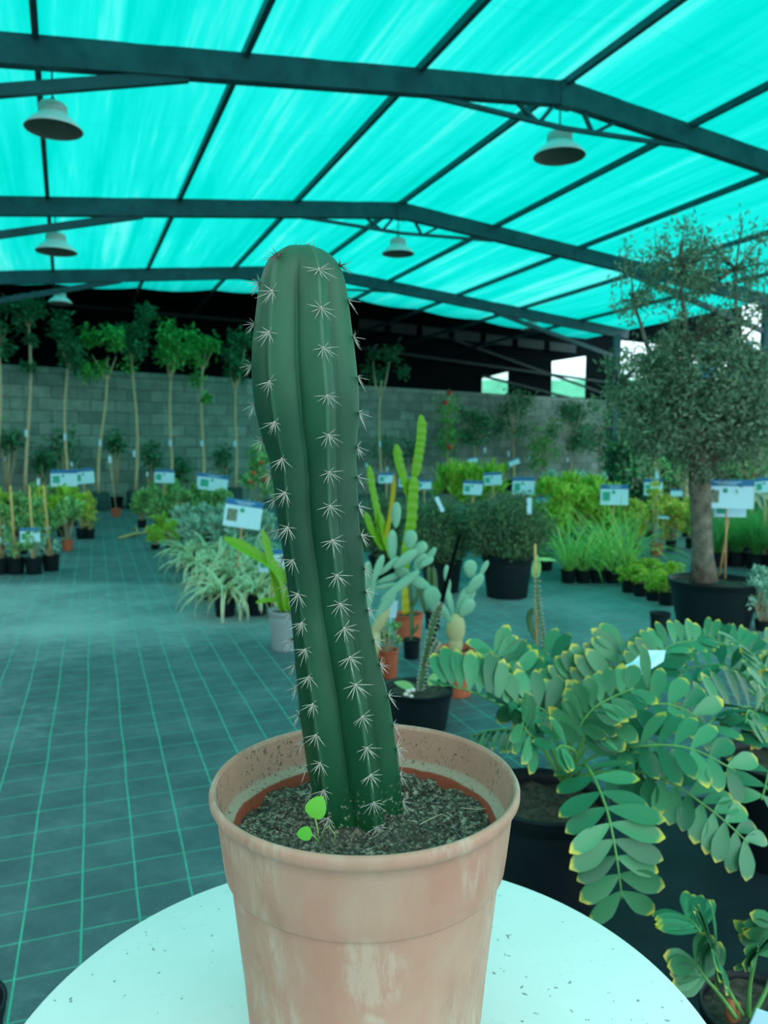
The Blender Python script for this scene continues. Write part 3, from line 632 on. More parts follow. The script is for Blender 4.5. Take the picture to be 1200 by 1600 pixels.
# ------------------------------------------------------------------ plant helpers
def pot_mesh(r, h, square=False, thick=.006):
    o = MB(); r0 = r*.78
    o.lathe([(.001, 0), (r0, 0), (r0+.003, .005), (r*.95, h*.84), (r*.96, h*.86), (r*.99, h*.87), (r*1.0, h*.97), (r*1.02, h*.985), (r*1.02, h), (r*.95, h), (r*.93, h*.9), (r*.90, h*.7), (.001, h*.7)], 8 if square else 36)
    return o
def soil_mesh(r, h):
    o = MB(); o.disc(r*.92, h*.88, 24, bump=min(.01, h*.04)); return o
def rdir(up=0.0):
    while True:
        v = V((random.gauss(0, 1), random.gauss(0, 1), random.gauss(0, 1)))
        if v.length > .2: v.normalize(); v = (v+V((0,0,up))); return v.normalized()
def bush(w, h, z0, n, L, W, up=.4, clump=14, droop=0):
    o = MB(); st = MB(); cs = []
    for _ in range(clump):
        a = random.uniform(0, 2*pi); r_ = math.sqrt(random.random()); zz = random.random()
        rad = w*.5*(.55+.45*sin(pi*min(1, zz*.9+.1))); cs.append((V((rad*r_*cos(a)*.85, rad*r_*sin(a)*.85, z0+h*(.18+.78*zz))), random.uniform(.10, .2)*(w+h)/2))
    for c, s_ in cs: st.tube([(c.x*.08, c.y*.08, max(0, z0-.08)), (c.x*.6, c.y*.6, (z0+c.z)/2), c], [.004, .003, .0015], 4)
    for _ in range(n):
        c, s_ = random.choice(cs); p = c+rdir()*s_*random.random()**.5
        d_ = (p-V((0, 0, z0+h*.2))).normalized()*.7+rdir(up)*.8; o.tiny(p, d_, rdir(.8), L*random.uniform(.7, 1.2), W*random.uniform(.8, 1.2))
    return o, st
def shrub(name, label, cat, loc, potr, poth, w, h, n, L, W, mat, group=None, potm='black_pot', up=.4, clump=14, stem='bark', rz_=0, z0=None, sign=None):
    t = thing(name, label, cat, loc, rz_, group)
    pot_mesh(potr, poth).build('pot', M[potm], t); soil_mesh(potr, poth).build('soil', M['soil'], t)
    f, s_ = bush(w, h, poth if z0 is None else z0, n, L, W, up, clump); s_.build('stem', M[stem], t); f.build('foliage', M[mat], t); return t
def grassmesh(n, h, w, spread, z0, bend=1.2, seg=4):
    o = MB()
    for _ in range(n):
        a = random.uniform(0, 2*pi); b = random.uniform(.1, 1)*spread; d_ = V((cos(a)*b, sin(a)*b, 1)).normalized()
        p = V((cos(a), sin(a), 0))*random.uniform(0, .04)+V((0, 0, z0)); sd = V((-sin(a), cos(a), 0)); nrm = sd.cross(d_)
        o.leaf(p, d_, -nrm if nrm.z < 0 else nrm, h*random.uniform(.6, 1.1), w, seg, bend*random.uniform(.4, 1.3), lambda t: (1-t)**.5*min(1, .5+t*3), .12)
    return o
def make_sign(label, x, y, w, h, yb, tilt=0, photo='signgreen', group='plant information signs', Y=None, xb=None, post='wood', cat='sign'):
    """x,y board centre in the image; w,h its size there; yb where its post meets the ground or pot"""
    Y = Y or fl(x, yb).y; c = at(x, y, Y); W_ = px(w, Y); H_ = px(h, Y); b = fl(xb or x, yb); base = V((at(xb or x, yb, Y).x, Y, 0))
    t = thing('plant_sign', label, cat, base, 0, group)
    rot = Matrix.Rotation(R(tilt), 3, 'Y') @ Matrix.Rotation(-math.atan2(c.x, c.y)*.6, 3, 'Z'); c = c-base
    def bx(nm, cx, cz, w_, h_, mat, d=.004, f=0): o = MB(); o.box(c+rot @ V((cx, -f, cz)), (w_, d, h_), rot); return o.build(nm, M[mat], t)
    zb = at(x, yb, Y).z
    top = c+rot @ V((0, .012, -H_*.1)); o = MB(); z1 = max(0, zb); o.beam((0, .012, z1), (top.x, top.y, top.z), .012, .02) if False else o.tube([(0, .012, z1), top], px(3, Y)*.5, 6); o.build('post', M[post], t)
    bx('board', 0, 0, W_, H_, 'white', .008)
    hb = bx('header', 0, H_*.39, W_, H_*.22, 'signblue', .004, .005)
    if w > 20:
        pc = bx('picture', -W_*.29, -H_*.08, W_*.27, H_*.44, photo, .003, .005)
        o = MB(); o.tube([c+rot @ V((-W_*.03, -.003, H_*.13)), c+rot @ V((-W_*.03, -.007, H_*.13))], H_*.085, 16); o.build('emblem', M['signgreen'], t)
    if w > 40:
        o = MB()
        for dz, ww in ((.42, .5), (.35, .36)):
            x0 = -ww/2
            while x0 < ww/2:
                l_ = random.uniform(.02, .05); o.box(c+rot @ V((W_*(x0+l_/2), -.0085, H_*dz)), (W_*l_, .001, H_*.028), rot); x0 += l_+.008
        o.build('lettering', M['white'], t, 'two short lines of blurred white lettering')
    return t
def hang_tag(parent, p, s=.05, mat='white', nm='tag', label='small white plant tag'):
    o = MB(); o.box(p, (s*.7, .003, s*1.7)); o.tube([V(p)+V((0, 0, s*.85)), V(p)+V((0, .012, s*1.3))], .0015, 4); return o.build(nm, M[mat], parent, label)

# ------------------------------------------------------------------ trees against the block wall
random.seed(21)
def standard_tree(label, xb, xt, ycr0, ycr1, wcr, mat='mdleaf', tagy=690, fork=False, extra=(), off=.75, n=380, bag=True, L=.15, wob=.04, name='standard_tree', trunk_r=.034, group=None, dense=1):
    g = wallpt(xb, off+.35); Y = g.y; t = thing(name, label, 'tree', g, 0, group)
    z0 = at(xt, ycr1, Y).z; z1 = at(xt, ycr0, Y).z; xtop = at(xt, ycr1, Y).x-g.x; wd = px(wcr, Y)
    if bag:
        o = MB(); o.lathe([(.001, 0), (.19, 0), (.2, .02), (.19, .2), (.2, .36), (.185, .37), (.17, .3), (.001, .3)], 20); o.build('grow_bag', M['bag'], t)
    o = MB(); m = 7; pts = []
    for i in range(m+1):
        f = i/m; pts.append(V((xtop*f+wob*sin(f*5+xb), wob*cos(f*4+xb)*f, .28+(z0+.1-.28)*f)))
    o.tube(pts, [trunk_r*(1-.35*i/m) for i in range(m+1)], 8)
    if fork:
        b = pts[-2]; 
        for s_ in (-1, 1): o.tube([b, b+V((s_*wd*.12, 0, .25)), V((xtop+s_*wd*.22, 0, z0+(z1-z0)*.5))], [.025, .02, .01], 6)
    else:
        for s_ in (-1, 1, .3): o.tube([pts[-1]-V((0,0,.1)), V((xtop+s_*wd*.22, .1*s_, z0+(z1-z0)*.5))], [.02, .008], 6)
    o.build('trunk', M['bark'], t)
    f = MB(); cl = [(V((xtop+random.uniform(-.5, .5)*wd*.75, random.uniform(-.5, .5)*wd*.75, z0+(z1-z0)*random.uniform(.1, .95))), .2) for _ in range(int(9*dense))]
    for (ex, ey, es) in extra: p = at(ex, ey, Y)-g; cl += [(p, px(es, Y)*.5)]*2
    for _ in range(n):
        c, s_ = random.choice(cl); p = c+rdir()*s_*random.random()**.4; dd = rdir(-.15); dd.z *= .6
        f.tiny(p, dd, (random.uniform(-.4, .4), random.uniform(-.4, .4), 1), L*random.uniform(.7, 1.2), L*.45)
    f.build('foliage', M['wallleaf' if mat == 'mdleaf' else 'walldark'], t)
    if tagy: p = at(xb+(xt-xb)*.42, tagy, Y)-g; hang_tag(t, (p.x, -.06, p.z), .075)
    return t
tr = [(42, 45, 466, 512, 34, 'dkleaf', 677, False, ((48, 531, 10), (45, 575, 22)), 'slim pale trunked tree with a small dark crown, farthest left whole one at the wall'),
      (102, 106, 492, 575, 38, 'dkleaf', 683, False, (), 'slim standard tree with a tall narrow dull crown, behind the left sign boards'),
      (154, 164, 515, 596, 72, 'mdleaf', 692, False, ((180, 530, 30), (140, 530, 28), (160, 575, 26)), 'standard tree with a broad bright green layered crown and leaning trunk'),
      (213, 209, 508, 562, 40, 'dkleaf', 709, False, ((228, 490, 30), (215, 520, 30)), 'tallest standard tree, its dark top reaching the black cloth'),
      (265, 270, 504, 572, 38, 'mdleaf', 692, True, (), 'standard tree with a forked trunk and feathery dark green crown'),
      (315, 318, 514, 580, 56, 'mdleaf', 693, False, ((307, 592, 24), (322, 622, 12), (300, 525, 26)), 'standard tree with wide bright crown and a small tuft below it'),
      (365, 372, 500, 590, 52, 'dkleaf', 693, True, ((368, 585, 26),), 'forked standard tree just left of the big cactus')]
for a in tr: standard_tree(a[9], a[0], a[1], a[2], a[3], a[4], a[5], a[6], a[7], a[8], n=640)
standard_tree('tree crown cut off by the left edge of the photo, at the wall', -8, 0, 470, 555, 34, 'dkleaf', None, n=340)
standard_tree('slim forked tree in deep shade right of the big cactus', 592, 596, 528, 600, 60, 'dkleaf', 694, True, ((630, 580, 26),), n=400)
# dark bushes at the wall foot
for i, (x, y, w, h, xb, lab) in enumerate([(15, 690, 46, 36, 12, 'dark leafy shrub at the left edge in front of the block wall'), (66, 722, 34, 44, 66, 'dark shrub behind the row of staked pots at left'), (98, 700, 42, 60, 99, 'dark shrub standing behind the second wall tree'),
        (180, 693, 28, 30, 182, 'small round dark shrub between the third and fourth wall trees'), (237, 714, 32, 50, 234, 'upright dark shrub right of the tallest wall tree'), (283, 735, 28, 40, 283, 'low dark shrub right of the small sign at the wall'),
        (348, 716, 30, 34, 348, 'dark shrub between the sixth and seventh wall trees'), (600, 700, 50, 50, 600, 'dark shrub at the foot of the wall, behind the bright cactus'), (643, 702, 34, 40, 643, 'dark shrub right of the shaded forked tree')]):
    g = wallpt(xb, .75); Y = g.y; c = at(x, y, Y); H_ = px(h, Y); W_ = px(w, Y)
    t = thing('leafy_shrub', lab, 'shrub', g, 0); pot_mesh(.13, .24).build('pot', M['black_pot'], t)
    f = MB(); zc = c.z
    for _ in range(230):
        p = V((c.x-g.x+random.gauss(0, .24)*W_, random.gauss(0, .2)*W_, zc+random.gauss(0, .27)*H_)); dd = rdir(-.1); dd.z *= .5
        f.tiny(p, dd, (random.uniform(-.4, .4), random.uniform(-.6, .1), 1), .15, .07)
    o = MB(); o.tube([(0, 0, .2), (c.x-g.x, 0, zc)], .012, 6)
    for k in range(5): a = k*1.26; o.tube([(0, 0, .3), (c.x-g.x+W_*.3*cos(a), W_*.3*sin(a), zc+H_*.2*sin(a*2))], .007, 5)
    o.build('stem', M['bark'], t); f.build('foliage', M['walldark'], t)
# stakes with white tags
for x, y, yb, lab in ((12, 717, 800, 'white tag on a thin stake at the left edge'), (64, 753, 850, 'white tag on a stake among the left potted shrubs'), (115, 725, 800, 'white tag just above the two overlapping left signs'),
                      (232, 741, 800, 'white tag on a stick left of the small wall sign'), (573, 727, 790, 'white tag beside the big cactus, low at the wall'), (605, 733, 795, 'white tag above the sign behind the bright cactus')):
    Y = fl(x, yb).y; g = fl(x, yb); t = thing('tagged_stake', lab, 'stake', g); o = MB(); zt_ = at(x, y, Y).z; o.tube([(0,0,0), (0,0,zt_)], .006, 5); o.build('stake', M['stick'], t); hang_tag(t, (0, -.01, zt_), .05)
g = fl(182, 807); t = thing('potted_sapling', 'small bare sapling in a little red pot by the wall, with a white tag', 'plant', g)
pot_mesh(.09, .15).build('pot', M['terra_pot'], t); o = MB(); zt_ = at(172, 718, g.y).z; dx = at(172, 718, g.y).x-g.x; o.tube([(0,0,.1), (dx*.5,0,.5), (dx,0,zt_)], .009, 6); o.build('stem', M['bark'], t); hang_tag(t, (dx, -.01, zt_), .075)

# shrubs in front of the right part of the wall
random.seed(5)
def wall_bush(label, x, y0, y1, w, mat, tagxy=None, red=(), off=.8, n=420, ytop_trunk=None, name='espalier_shrub'):
    g = wallpt(x, off); Y = g.y; t = thing(name, label, 'shrub', g); W_ = px(w, Y); zt_ = at(x, y0, Y).z; zb_ = at(x, y1, Y).z
    pot_mesh(.17, .3).build('pot', M['black_pot'], t)
    o = MB(); o.tube([(0,0,.25), (.04,0,(zb_+.25)/2), (0,0,zb_), (0,0,(zb_+zt_)/2)], [.03,.025,.02,.01], 6)
    for k in range(6): a = k*1.05; o.tube([(0,0,zb_), (W_*.35*cos(a), W_*.35*sin(a), zb_+(zt_-zb_)*(.3+.1*k))], [.014, .006], 5)
    o.build('stem', M['bark'], t); f = MB(); H_ = zt_-zb_; cl = [V((random.uniform(-.42, .42)*W_, random.uniform(-.3, .3)*W_, zb_+H_*random.uniform(.05, .95))) for _ in range(14)]
    for _ in range(int(n*1.9)): p = random.choice(cl)+rdir()*.30*random.random()**.5; f.tiny(p, rdir(), rdir(.8), .13, .06)
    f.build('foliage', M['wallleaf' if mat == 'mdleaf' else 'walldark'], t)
    for (rx, ry) in red:
        p = at(rx, ry, Y)-g; o = MB(); o.ell((p.x, -.25, p.z), (.075, .06, .065), None, 8, 5); o.build('flower', M['redfl'], t, 'orange red flower head')
    if tagxy: p = at(tagxy[0], tagxy[1], Y)-g; hang_tag(t, (p.x, -.1, p.z), .09)
wall_bush('tall thin climber with orange flowers at the block wall', 698, 620, 705, 18, 'mdleaf', None, ((701, 615), (695, 630), (702, 699)), n=260)
wall_bush('dark shrub trained at the wall right of the orange flowered climber', 740, 640, 692, 46, 'dkleaf', (757, 703))
wall_bush('dark bushy tree crown reaching the wall top left of the openings', 800, 612, 680, 56, 'dkleaf', (794, 709))
wall_bush('shrub with yellowing leaves below the far openings', 848, 655, 735, 46, 'mdleaf', (826, 716), n=330)
wall_bush('large dark tree crown under the larger far opening', 890, 622, 705, 70, 'dkleaf', (886, 718), n=620, off=1.6)
wall_bush('dark tree crown at the right end of the block wall', 935, 620, 712, 46, 'dkleaf', (920, 717), n=420)
wall_bush('low dark tree beside the black pier, with white tag', 968, 640, 740, 44, 'dkleaf', (936, 721), off=1.6, n=380)

# ------------------------------------------------------------------ trees outside on the right
random.seed(9)
def far_tree(label, x, Y, y0, y1, w, mat, n=700, L=.16, tagxy=None, yb=None):
    b = at(x, 760, Y); g = V((b.x, Y, 0)); t = thing('leafy_tree', label, 'tree', g); W_ = px(w, Y); z1 = at(x, y0, Y).z; z0 = at(x, y1, Y).z
    o = MB(); o.tube([(0,0,0), (.05,0,z0*.6), (0,0,z0+(z1-z0)*.6)], [.06,.05,.02], 7)
    cl = [V((random.uniform(-.5, .5)*W_, random.uniform(-.5, .5)*W_, z0+(z1-z0)*random.uniform(.05, .95))) for _ in range(18)]
    for c in cl[:8]: o.tube([(0, 0, z0*.8), c], [.025, .008], 5)
    o.build('trunk', M['bark'], t); f = MB()
    for _ in range(n): p = random.choice(cl)+rdir()*.38*random.random()**.5; f.tiny(p, rdir(), rdir(.8), L, L*.5)
    f.build('foliage', M[mat], t)
    if tagxy: p = at(tagxy[0], tagxy[1], Y)-g; hang_tag(t, (p.x, -.3, p.z), .09)
for a in [('dark tree just right of the black pier', 990, 19, 535, 740, 70, 'dkleaf', 2200), ('dark tree behind the left side of the olive crown', 1050, 22, 552, 750, 90, 'dkleaf', 1800),
          ('dark tree behind the olive trunk', 1110, 20, 560, 750, 90, 'dkleaf', 1800), ('dark tree beyond the right side of the olive', 1175, 19, 570, 740, 90, 'dkleaf', 1800),
          ('dark tree at the right edge behind the olive', 1240, 18, 560, 740, 90, 'dkleaf', 1500),
          ('far dark tree filling the gap left of the olive trunk', 1085, 25, 560, 770, 120, 'dkleaf', 1800), ('far dark tree at the back of the right side', 1200, 25, 560, 770, 130, 'dkleaf', 1800)]: far_tree(*a)
for a in [('dark hedge shrub beyond the aisle, left of the olive trunk', 985, 17.5, 672, 800, 80, 'dkleaf', 1300), ('dark hedge shrub directly behind the small red pot', 1040, 17, 668, 800, 80, 'dkleaf', 1300), ('dark hedge shrub behind the olive trunk', 1095, 17.5, 665, 800, 80, 'dkleaf', 1300),
          ('dark hedge shrub right of the large olive sign', 1150, 17, 665, 800, 80, 'dkleaf', 1300), ('dark hedge shrub at the far right edge', 1205, 17.5, 660, 800, 80, 'dkleaf', 1300)]: far_tree(*a)
far_tree('small green leaved tree left of the olive trunk, white tag', 1022, 15, 680, 745, 60, 'mdleaf', 500, .11, (1018, 741))
far_tree('green tree right of the olive, in front of the dark trees', 1172, 13, 655, 735, 80, 'mdleaf', 700, .11, (1147, 709))
far_tree('slim pale green tree between the two olive side signs', 1068, 13, 690, 760, 34, 'mdleaf', 260, .1, (1063, 712))
mb = MB()
for x0, x1 in ((1095, 1122), (1142, 1176)):
    a = at(x0, 590, 19); b = at(x1, 535, 19); mb.box(((a.x+b.x)/2, 19, (a.z+b.z)/2), (b.x-a.x, .05, b.z-a.z))
    mb.box(((a.x+b.x)/2, 19.1, a.z/2), (.08, .08, a.z))
tag(mb.build('blue_screen', M['bluesheet']), 'blue sheets on posts glimpsed through the olive crown', 'screen')

# ------------------------------------------------------------------ olive tree in its big pot
random.seed(33)
g = fl(1112, 985); YO = g.y+.22; OL = V((at(1113, 985, YO).x, YO, 0)); dep = YO
t = thing('olive_tree', 'large olive tree with a thick trunk in a wide black pot at right', 'tree', OL)
pr = px(134, dep)*.5*1.03; ph = at(1113, 905, YO).z
pot_mesh(pr, ph).build('pot', M['black_pot'], t, 'wide black plastic pot'); soil_mesh(pr, ph).build('soil', M['soil'], t)
def O_(x, y, dy=0): return at(x, y, YO+dy)-OL
o = MB(); pts = [O_(1100, 908), O_(1098, 870), O_(1096, 820), O_(1094, 770), O_(1093, 735), O_(1094, 700), O_(1085, 660)]
o.tube(pts, [px(w, YO)*.5 for w in (44, 33, 31, 32, 34, 30, 22)], 14)
br = []
for pts_ in ([(1094, 715), (1060, 650), (1020, 570), (990, 470)], [(1094, 715), (1085, 640), (1075, 540), (1060, 420)], [(1096, 710), (1120, 640), (1150, 540), (1150, 420)],
             [(1098, 720), (1150, 660), (1200, 590), (1230, 480)], [(1092, 720), (1040, 680), (990, 640), (965, 600)], [(1098, 725), (1160, 700), (1220, 670), (1260, 610)]):
    dy = random.uniform(-.35, .35); q = [O_(x, y, dy*i/3) for i, (x, y) in enumerate(pts_)]; o.tube(q, [.045, .03, .018, .008], 8); br.append(q)
twigs = []
def incrown(p):
    c = O_(1102, 548); a = px(172, YO); h = px(232, YO); d = p-c; return (d.x/a)**2+(d.y/(a*.85))**2+(d.z/h)**2
k = 0
while k < 430:
    q = random.choice(br); i = random.randint(0, 2); b = q[i].lerp(q[i+1], random.random()); 
    c = O_(1102, 548); a = px(172, YO); h = px(232, YO); d = rdir(); rr_ = random.uniform(.35, .97)
    e = c+V((d.x*a, d.y*a*.85, d.z*h))*rr_
    if d.z > 0 and random.random() < .72: continue      # thinner at the top
    near = min((pt for q_ in br for pt in q_), key=lambda s_: (s_-e).length); m_ = near.lerp(e, .5)+V((0, 0, .04))
    o.tube([near, m_, e], [.010, .006, .002], 4, False); twigs.append((m_, e)); k += 1
for k in range(34):        # upright shoots
    x = random.uniform(965, 1200); b = O_(x, random.uniform(420, 480), random.uniform(-.3, .3)); e = b+V((random.uniform(-.05, .05), 0, random.uniform(.12, .32))); o.tube([b, e], [.004, .0015], 4, False); twigs.append((b, e))
o.build('trunk', M['oldbark'], t, 'thick grey olive trunk and branches')
f = MB()
for a, b in twigs:
    for _ in range(30 if b.z > O_(1100, 545).z else 52):
        p = a.lerp(b, random.random()**.8)+rdir()*.10*random.random(); f.tiny(p, (b-a).normalized()*.7+rdir(), rdir(), .05*random.uniform(.7, 1.2), .014)
for _ in range(4800):        # dense lower skirt of the crown
    d = rdir(); e = O_(1105, 640)+V((d.x*px(160, YO), d.y*px(140, YO), d.z*px(85, YO)))*random.random()**.4; f.tiny(e, rdir(), rdir(), .048, .012)
f.build('foliage', M['olleaf'], t)
OLY = YO
make_sign('large information sign standing in the olive pot', 1136, 772, 77, 45, 905, 0, 'signphoto', None, YO-.03, 1134)
make_sign('sign mostly hidden behind the large olive sign', 1141, 795, 46, 26, 900, 0, 'signgreen', None, YO+.15, 1125)

# ------------------------------------------------------------------ left group
random.seed(3)
for i, (x, yb, lab) in enumerate([(-3, 898, 'staked black pot cut by the left edge'), (21, 898, 'leftmost whole staked black pot in the front row at left'), (49, 898, 'staked black pot with the small sign in it'), (76, 893, 'staked black pot at the right end of the front row')]):
    g = fl(x, yb); g.y += .06; Y = g.y; t = thing('potted_cutting', lab, 'plant', g); pot_mesh(.088, .165).build('pot', M['black_pot'], t); soil_mesh(.088, .165).build('soil', M['soil'], t)
    o = MB(); xt = (-5, 16, 46, 68)[i]; p = at(xt, 759, Y)-g; o.tube([(0,0,.12), (p.x, 0, p.z)], .011, 7); o.build('bamboo_stake', M['stick'], t)
    f, s_ = bush(.26, .28, .16, 90, .06, .025, .5, 8); s_.build('stem', M['bark'], t); f.build('foliage', M['svleaf' if i in (0, 3) else 'mdleaf'], t)
    if i in (1, 3):
        o = MB(); q = at(xt-6, 815, Y)-g; o.tube([(0.03,.02,.12), (q.x+.03, .03, q.z)], .006, 5); o.build('bamboo_stake', M['stick'], t)
make_sign('small sign on a pale post in the left staked pots', 47, 836, 29, 23, 873, 0, 'signgreen', None, fl(49, 898).y+.02, 49, 'white')
rows = [(106, 860, 'terra_pot', 'mdleaf', 46, 66, 'bushy shrub in a red pot, front right of the left group'), (72, 862, 'black_pot', 'mdleaf', 46, 68, 'green bush just behind the staked pots, left of the red pot'), (35, 866, 'black_pot', 'mdleaf', 48, 72, 'green bush behind the leftmost staked pots'), (0, 868, 'black_pot', 'mdleaf', 46, 70, 'green bush cut by the left edge behind the staked pots'),
        (128, 842, 'black_pot', 'brleaf', 26, 50, 'bright yellow green shrub behind the red pot'), (98, 838, 'black_pot', 'brleaf', 32, 58, 'bright shrub below the two overlapping left signs'), (66, 838, 'black_pot', 'brleaf', 30, 56, 'bright shrub in the middle row of the left group'), (30, 838, 'black_pot', 'mdleaf', 30, 56, 'green shrub in the middle row near the left edge'), (0, 840, 'black_pot', 'brleaf', 26, 70, 'yellow green shrub at the left edge, middle row'),
        (138, 826, 'black_pot', 'ylleaf', 20, 40, 'thin reddish yellow shrub at the far end of the left group'), (112, 822, 'black_pot', 'brleaf', 24, 44, 'bright shrub in the back row under the sign boards'), (85, 822, 'black_pot', 'mdleaf', 24, 46, 'green shrub in the back row of the left group'), (55, 822, 'black_pot', 'mdleaf', 24, 48, 'green shrub in the back row by the first wall tree')]
for x, yb, pm, lm, w, h, lab in rows:
    g = fl(x, yb); Y = g.y; shrub('potted_shrub', lab, 'shrub', g, px(9, Y), px(17, Y), px(w, Y), px(h, Y), 620, .07, .032, lm, 'potted shrubs of the left group', pm)
g = fl(141, 842); shrub('potted_shrub', 'thin shrub in a small black pot at the aisle edge', 'shrub', g, px(7.5, g.y), px(15, g.y), px(20, g.y), px(36, g.y), 140, .06, .026, 'ylleaf', None)
for x, y, w, h, yb, lab, tl in ((100, 747, 39, 26, 825, 'front one of two overlapping signs at left', 0), (131, 744, 30, 24, 818, 'rear one of two overlapping signs at left, tilted', -5), (257, 744, 30, 21, 818, 'small sign in front of the fifth wall tree', 2),
        (318, 750, 20, 20, 822, 'sign hidden behind the tilted sign near the wall', 4), (333, 754, 45, 26, 826, 'tilted white and blue sign, front one of a pair', 8)):
    make_sign(lab, x, y, w, h, yb, tl)
make_sign('large tilted sign above the variegated plants', 380, 803, 58, 44, 935, 9, 'signphoto', None, None, 365, 'wood')
make_sign('sign half hidden by the cactus, over the grey pot', 424, 876, 40, 36, 960, 0, 'signgreen', None, fl(440, 1010).y+.1, 424, 'wood')

# ------------------------------------------------------------------ centre-left bed
random.seed(14)
def spiderplant(label, g):
    t = thing('spider_plant', label, 'plant', g, 0, 'variegated spider plants in black pots')
    pot_mesh(.085, .15).build('pot', M['black_pot'], t); soil_mesh(.085, .15).build('soil', M['soil'], t)
    grassmesh(46, .42, .040, 1.0, .14, 2.6, 7).build('foliage', M['spider'], t); return t
sp = [(352, 962, 'front left corner of the bed, closest to the aisle'), (400, 960, 'front row of the bed, second along'), (432, 958, 'front row of the bed, beside the grey pot'), (330, 935, 'second row of the bed, at the aisle edge'), (368, 934, 'second row, behind the front corner pot'), (408, 932, 'second row, below the dark strap of the grey pot cactus'),
      (310, 910, 'third row, at the aisle edge'), (345, 908, 'third row, second from the aisle'), (383, 906, 'third row, under the large tilted sign'), (420, 905, 'third row, behind the half hidden sign'), (294, 888, 'back row, at the aisle edge'), (328, 886, 'back row, second from the aisle'), (362, 885, 'back row, behind the sign post'), (398, 884, 'back row, nearest the big cactus')]
base = None
for i, (x, y, l) in enumerate(sp):
    lab = 'variegated spider plant in the '+l; g = fl(x, y); 
    if i < 4: b = spiderplant(lab, g); base = base or []; base.append(b)
    else: dup(base[i % 4], lab, g, random.uniform(0, 6), random.uniform(.9, 1.1))
def rowset(items, kind, pot, leaf, cat, name, group, var=2):
    """items: (x, yb, w, h, label)"""
    bases = []
    for i, (x, yb, w, h, lab) in enumerate(items):
        g = fl(x, yb); Y = g.y
        if i < var:
            b = shrub(name, lab, cat, g, px(w*.22, Y), px(h*.22, Y), px(w, Y), px(h*.8, Y), leaf[0], leaf[1], leaf[2], kind, group, pot, leaf[3], 16); b['w'] = px(w, Y); b['h'] = px(h, Y); bases.append(b)
        else:
            b = bases[i % var]; dup(b, lab, g, random.uniform(0, 6), px(w, Y)/b['w'], group, px(h, Y)/b['h'])
    for b in bases: del b['w']; del b['h']
L_ = lambda txt, lst: [(x, y, w, h, txt+' '+l) for (x, y, w, h, l) in lst]
rowset(L_('silvery shrub', [(300, 868, 44, 52, 'at the front left, behind the spider plants'), (335, 866, 46, 52, 'second along in the front silver row'), (372, 864, 46, 54, 'third along in the front silver row'), (410, 862, 46, 54, 'in the front silver row nearest the cactus'),
        (288, 846, 42, 48, 'at the aisle end of the back silver row'), (322, 845, 44, 48, 'second along in the back silver row'), (358, 844, 44, 48, 'in the back silver row under the large sign'), (396, 842, 44, 48, 'in the back silver row next to the cactus')]), 'svleaf', 'black_pot', (520, .095, .028, .7), 'shrub', 'silver_shrub', 'silvery shrubs behind the spider plants')
rowset(L_('feathery yellow green plant', [(243, 858, 34, 34, 'leaning over the aisle mat'), (268, 862, 38, 46, 'at the aisle edge of the bed'), (258, 843, 36, 38, 'behind the two at the aisle edge')]), 'brleaf', 'black_pot', (900, .055, .008, .5), 'plant', 'feathery_plant', 'feathery plants at the aisle edge')
rowset(L_('green shrub', [(222, 824, 32, 52, 'at the far aisle corner of the bed'), (250, 826, 38, 58, 'front row by the aisle, below the small wall sign'), (282, 826, 38, 58, 'front row, middle of the far bed'), (314, 826, 38, 56, 'front row, below the tilted sign pair'), (346, 826, 36, 54, 'front row, beside the large sign'),
        (236, 810, 32, 50, 'back row by the aisle'), (268, 810, 34, 52, 'back row, middle of the far bed'), (300, 810, 34, 50, 'back row, left of the tilted sign pair'), (332, 810, 34, 48, 'back row, behind the tilted sign pair')]), 'mdleaf', 'black_pot', (620, .10, .03, .7), 'shrub', 'green_shrub', 'green shrubs at the far end of the bed')
g = fl(405, 815); t = shrub('flowering_shrub', 'upright shrub with small red flowers just left of the cactus', 'shrub', g, .14, .25, px(46, g.y), px(90, g.y), 520, .12, .05, 'mdleaf')
for (x, y) in ((400, 738), (412, 722), (396, 752), (418, 748)): p = at(x, y, g.y)-g; o = MB(); o.ell((p.x, -.25, p.z), (.04,.04,.035), None, 8, 5); o.build('flower', M['redfl'], t)
# dry frond lying on the mat
o = MB(); a = fl(185, 841, .02); b = fl(232, 832, .03); o.tube([a, a.lerp(b, .5)+V((0,0,.02)), b], [.012,.018,.01], 6)
for k in range(16): p = a.lerp(b, .3+.7*k/16); o.leaf(p, rdir(.2)+(b-a).normalized(), (0,0,1), .16, .02, 3)
tag(o.build('dry_frond', M['stick']), 'dry pale brown frond lying on the mat across the aisle end', 'frond')

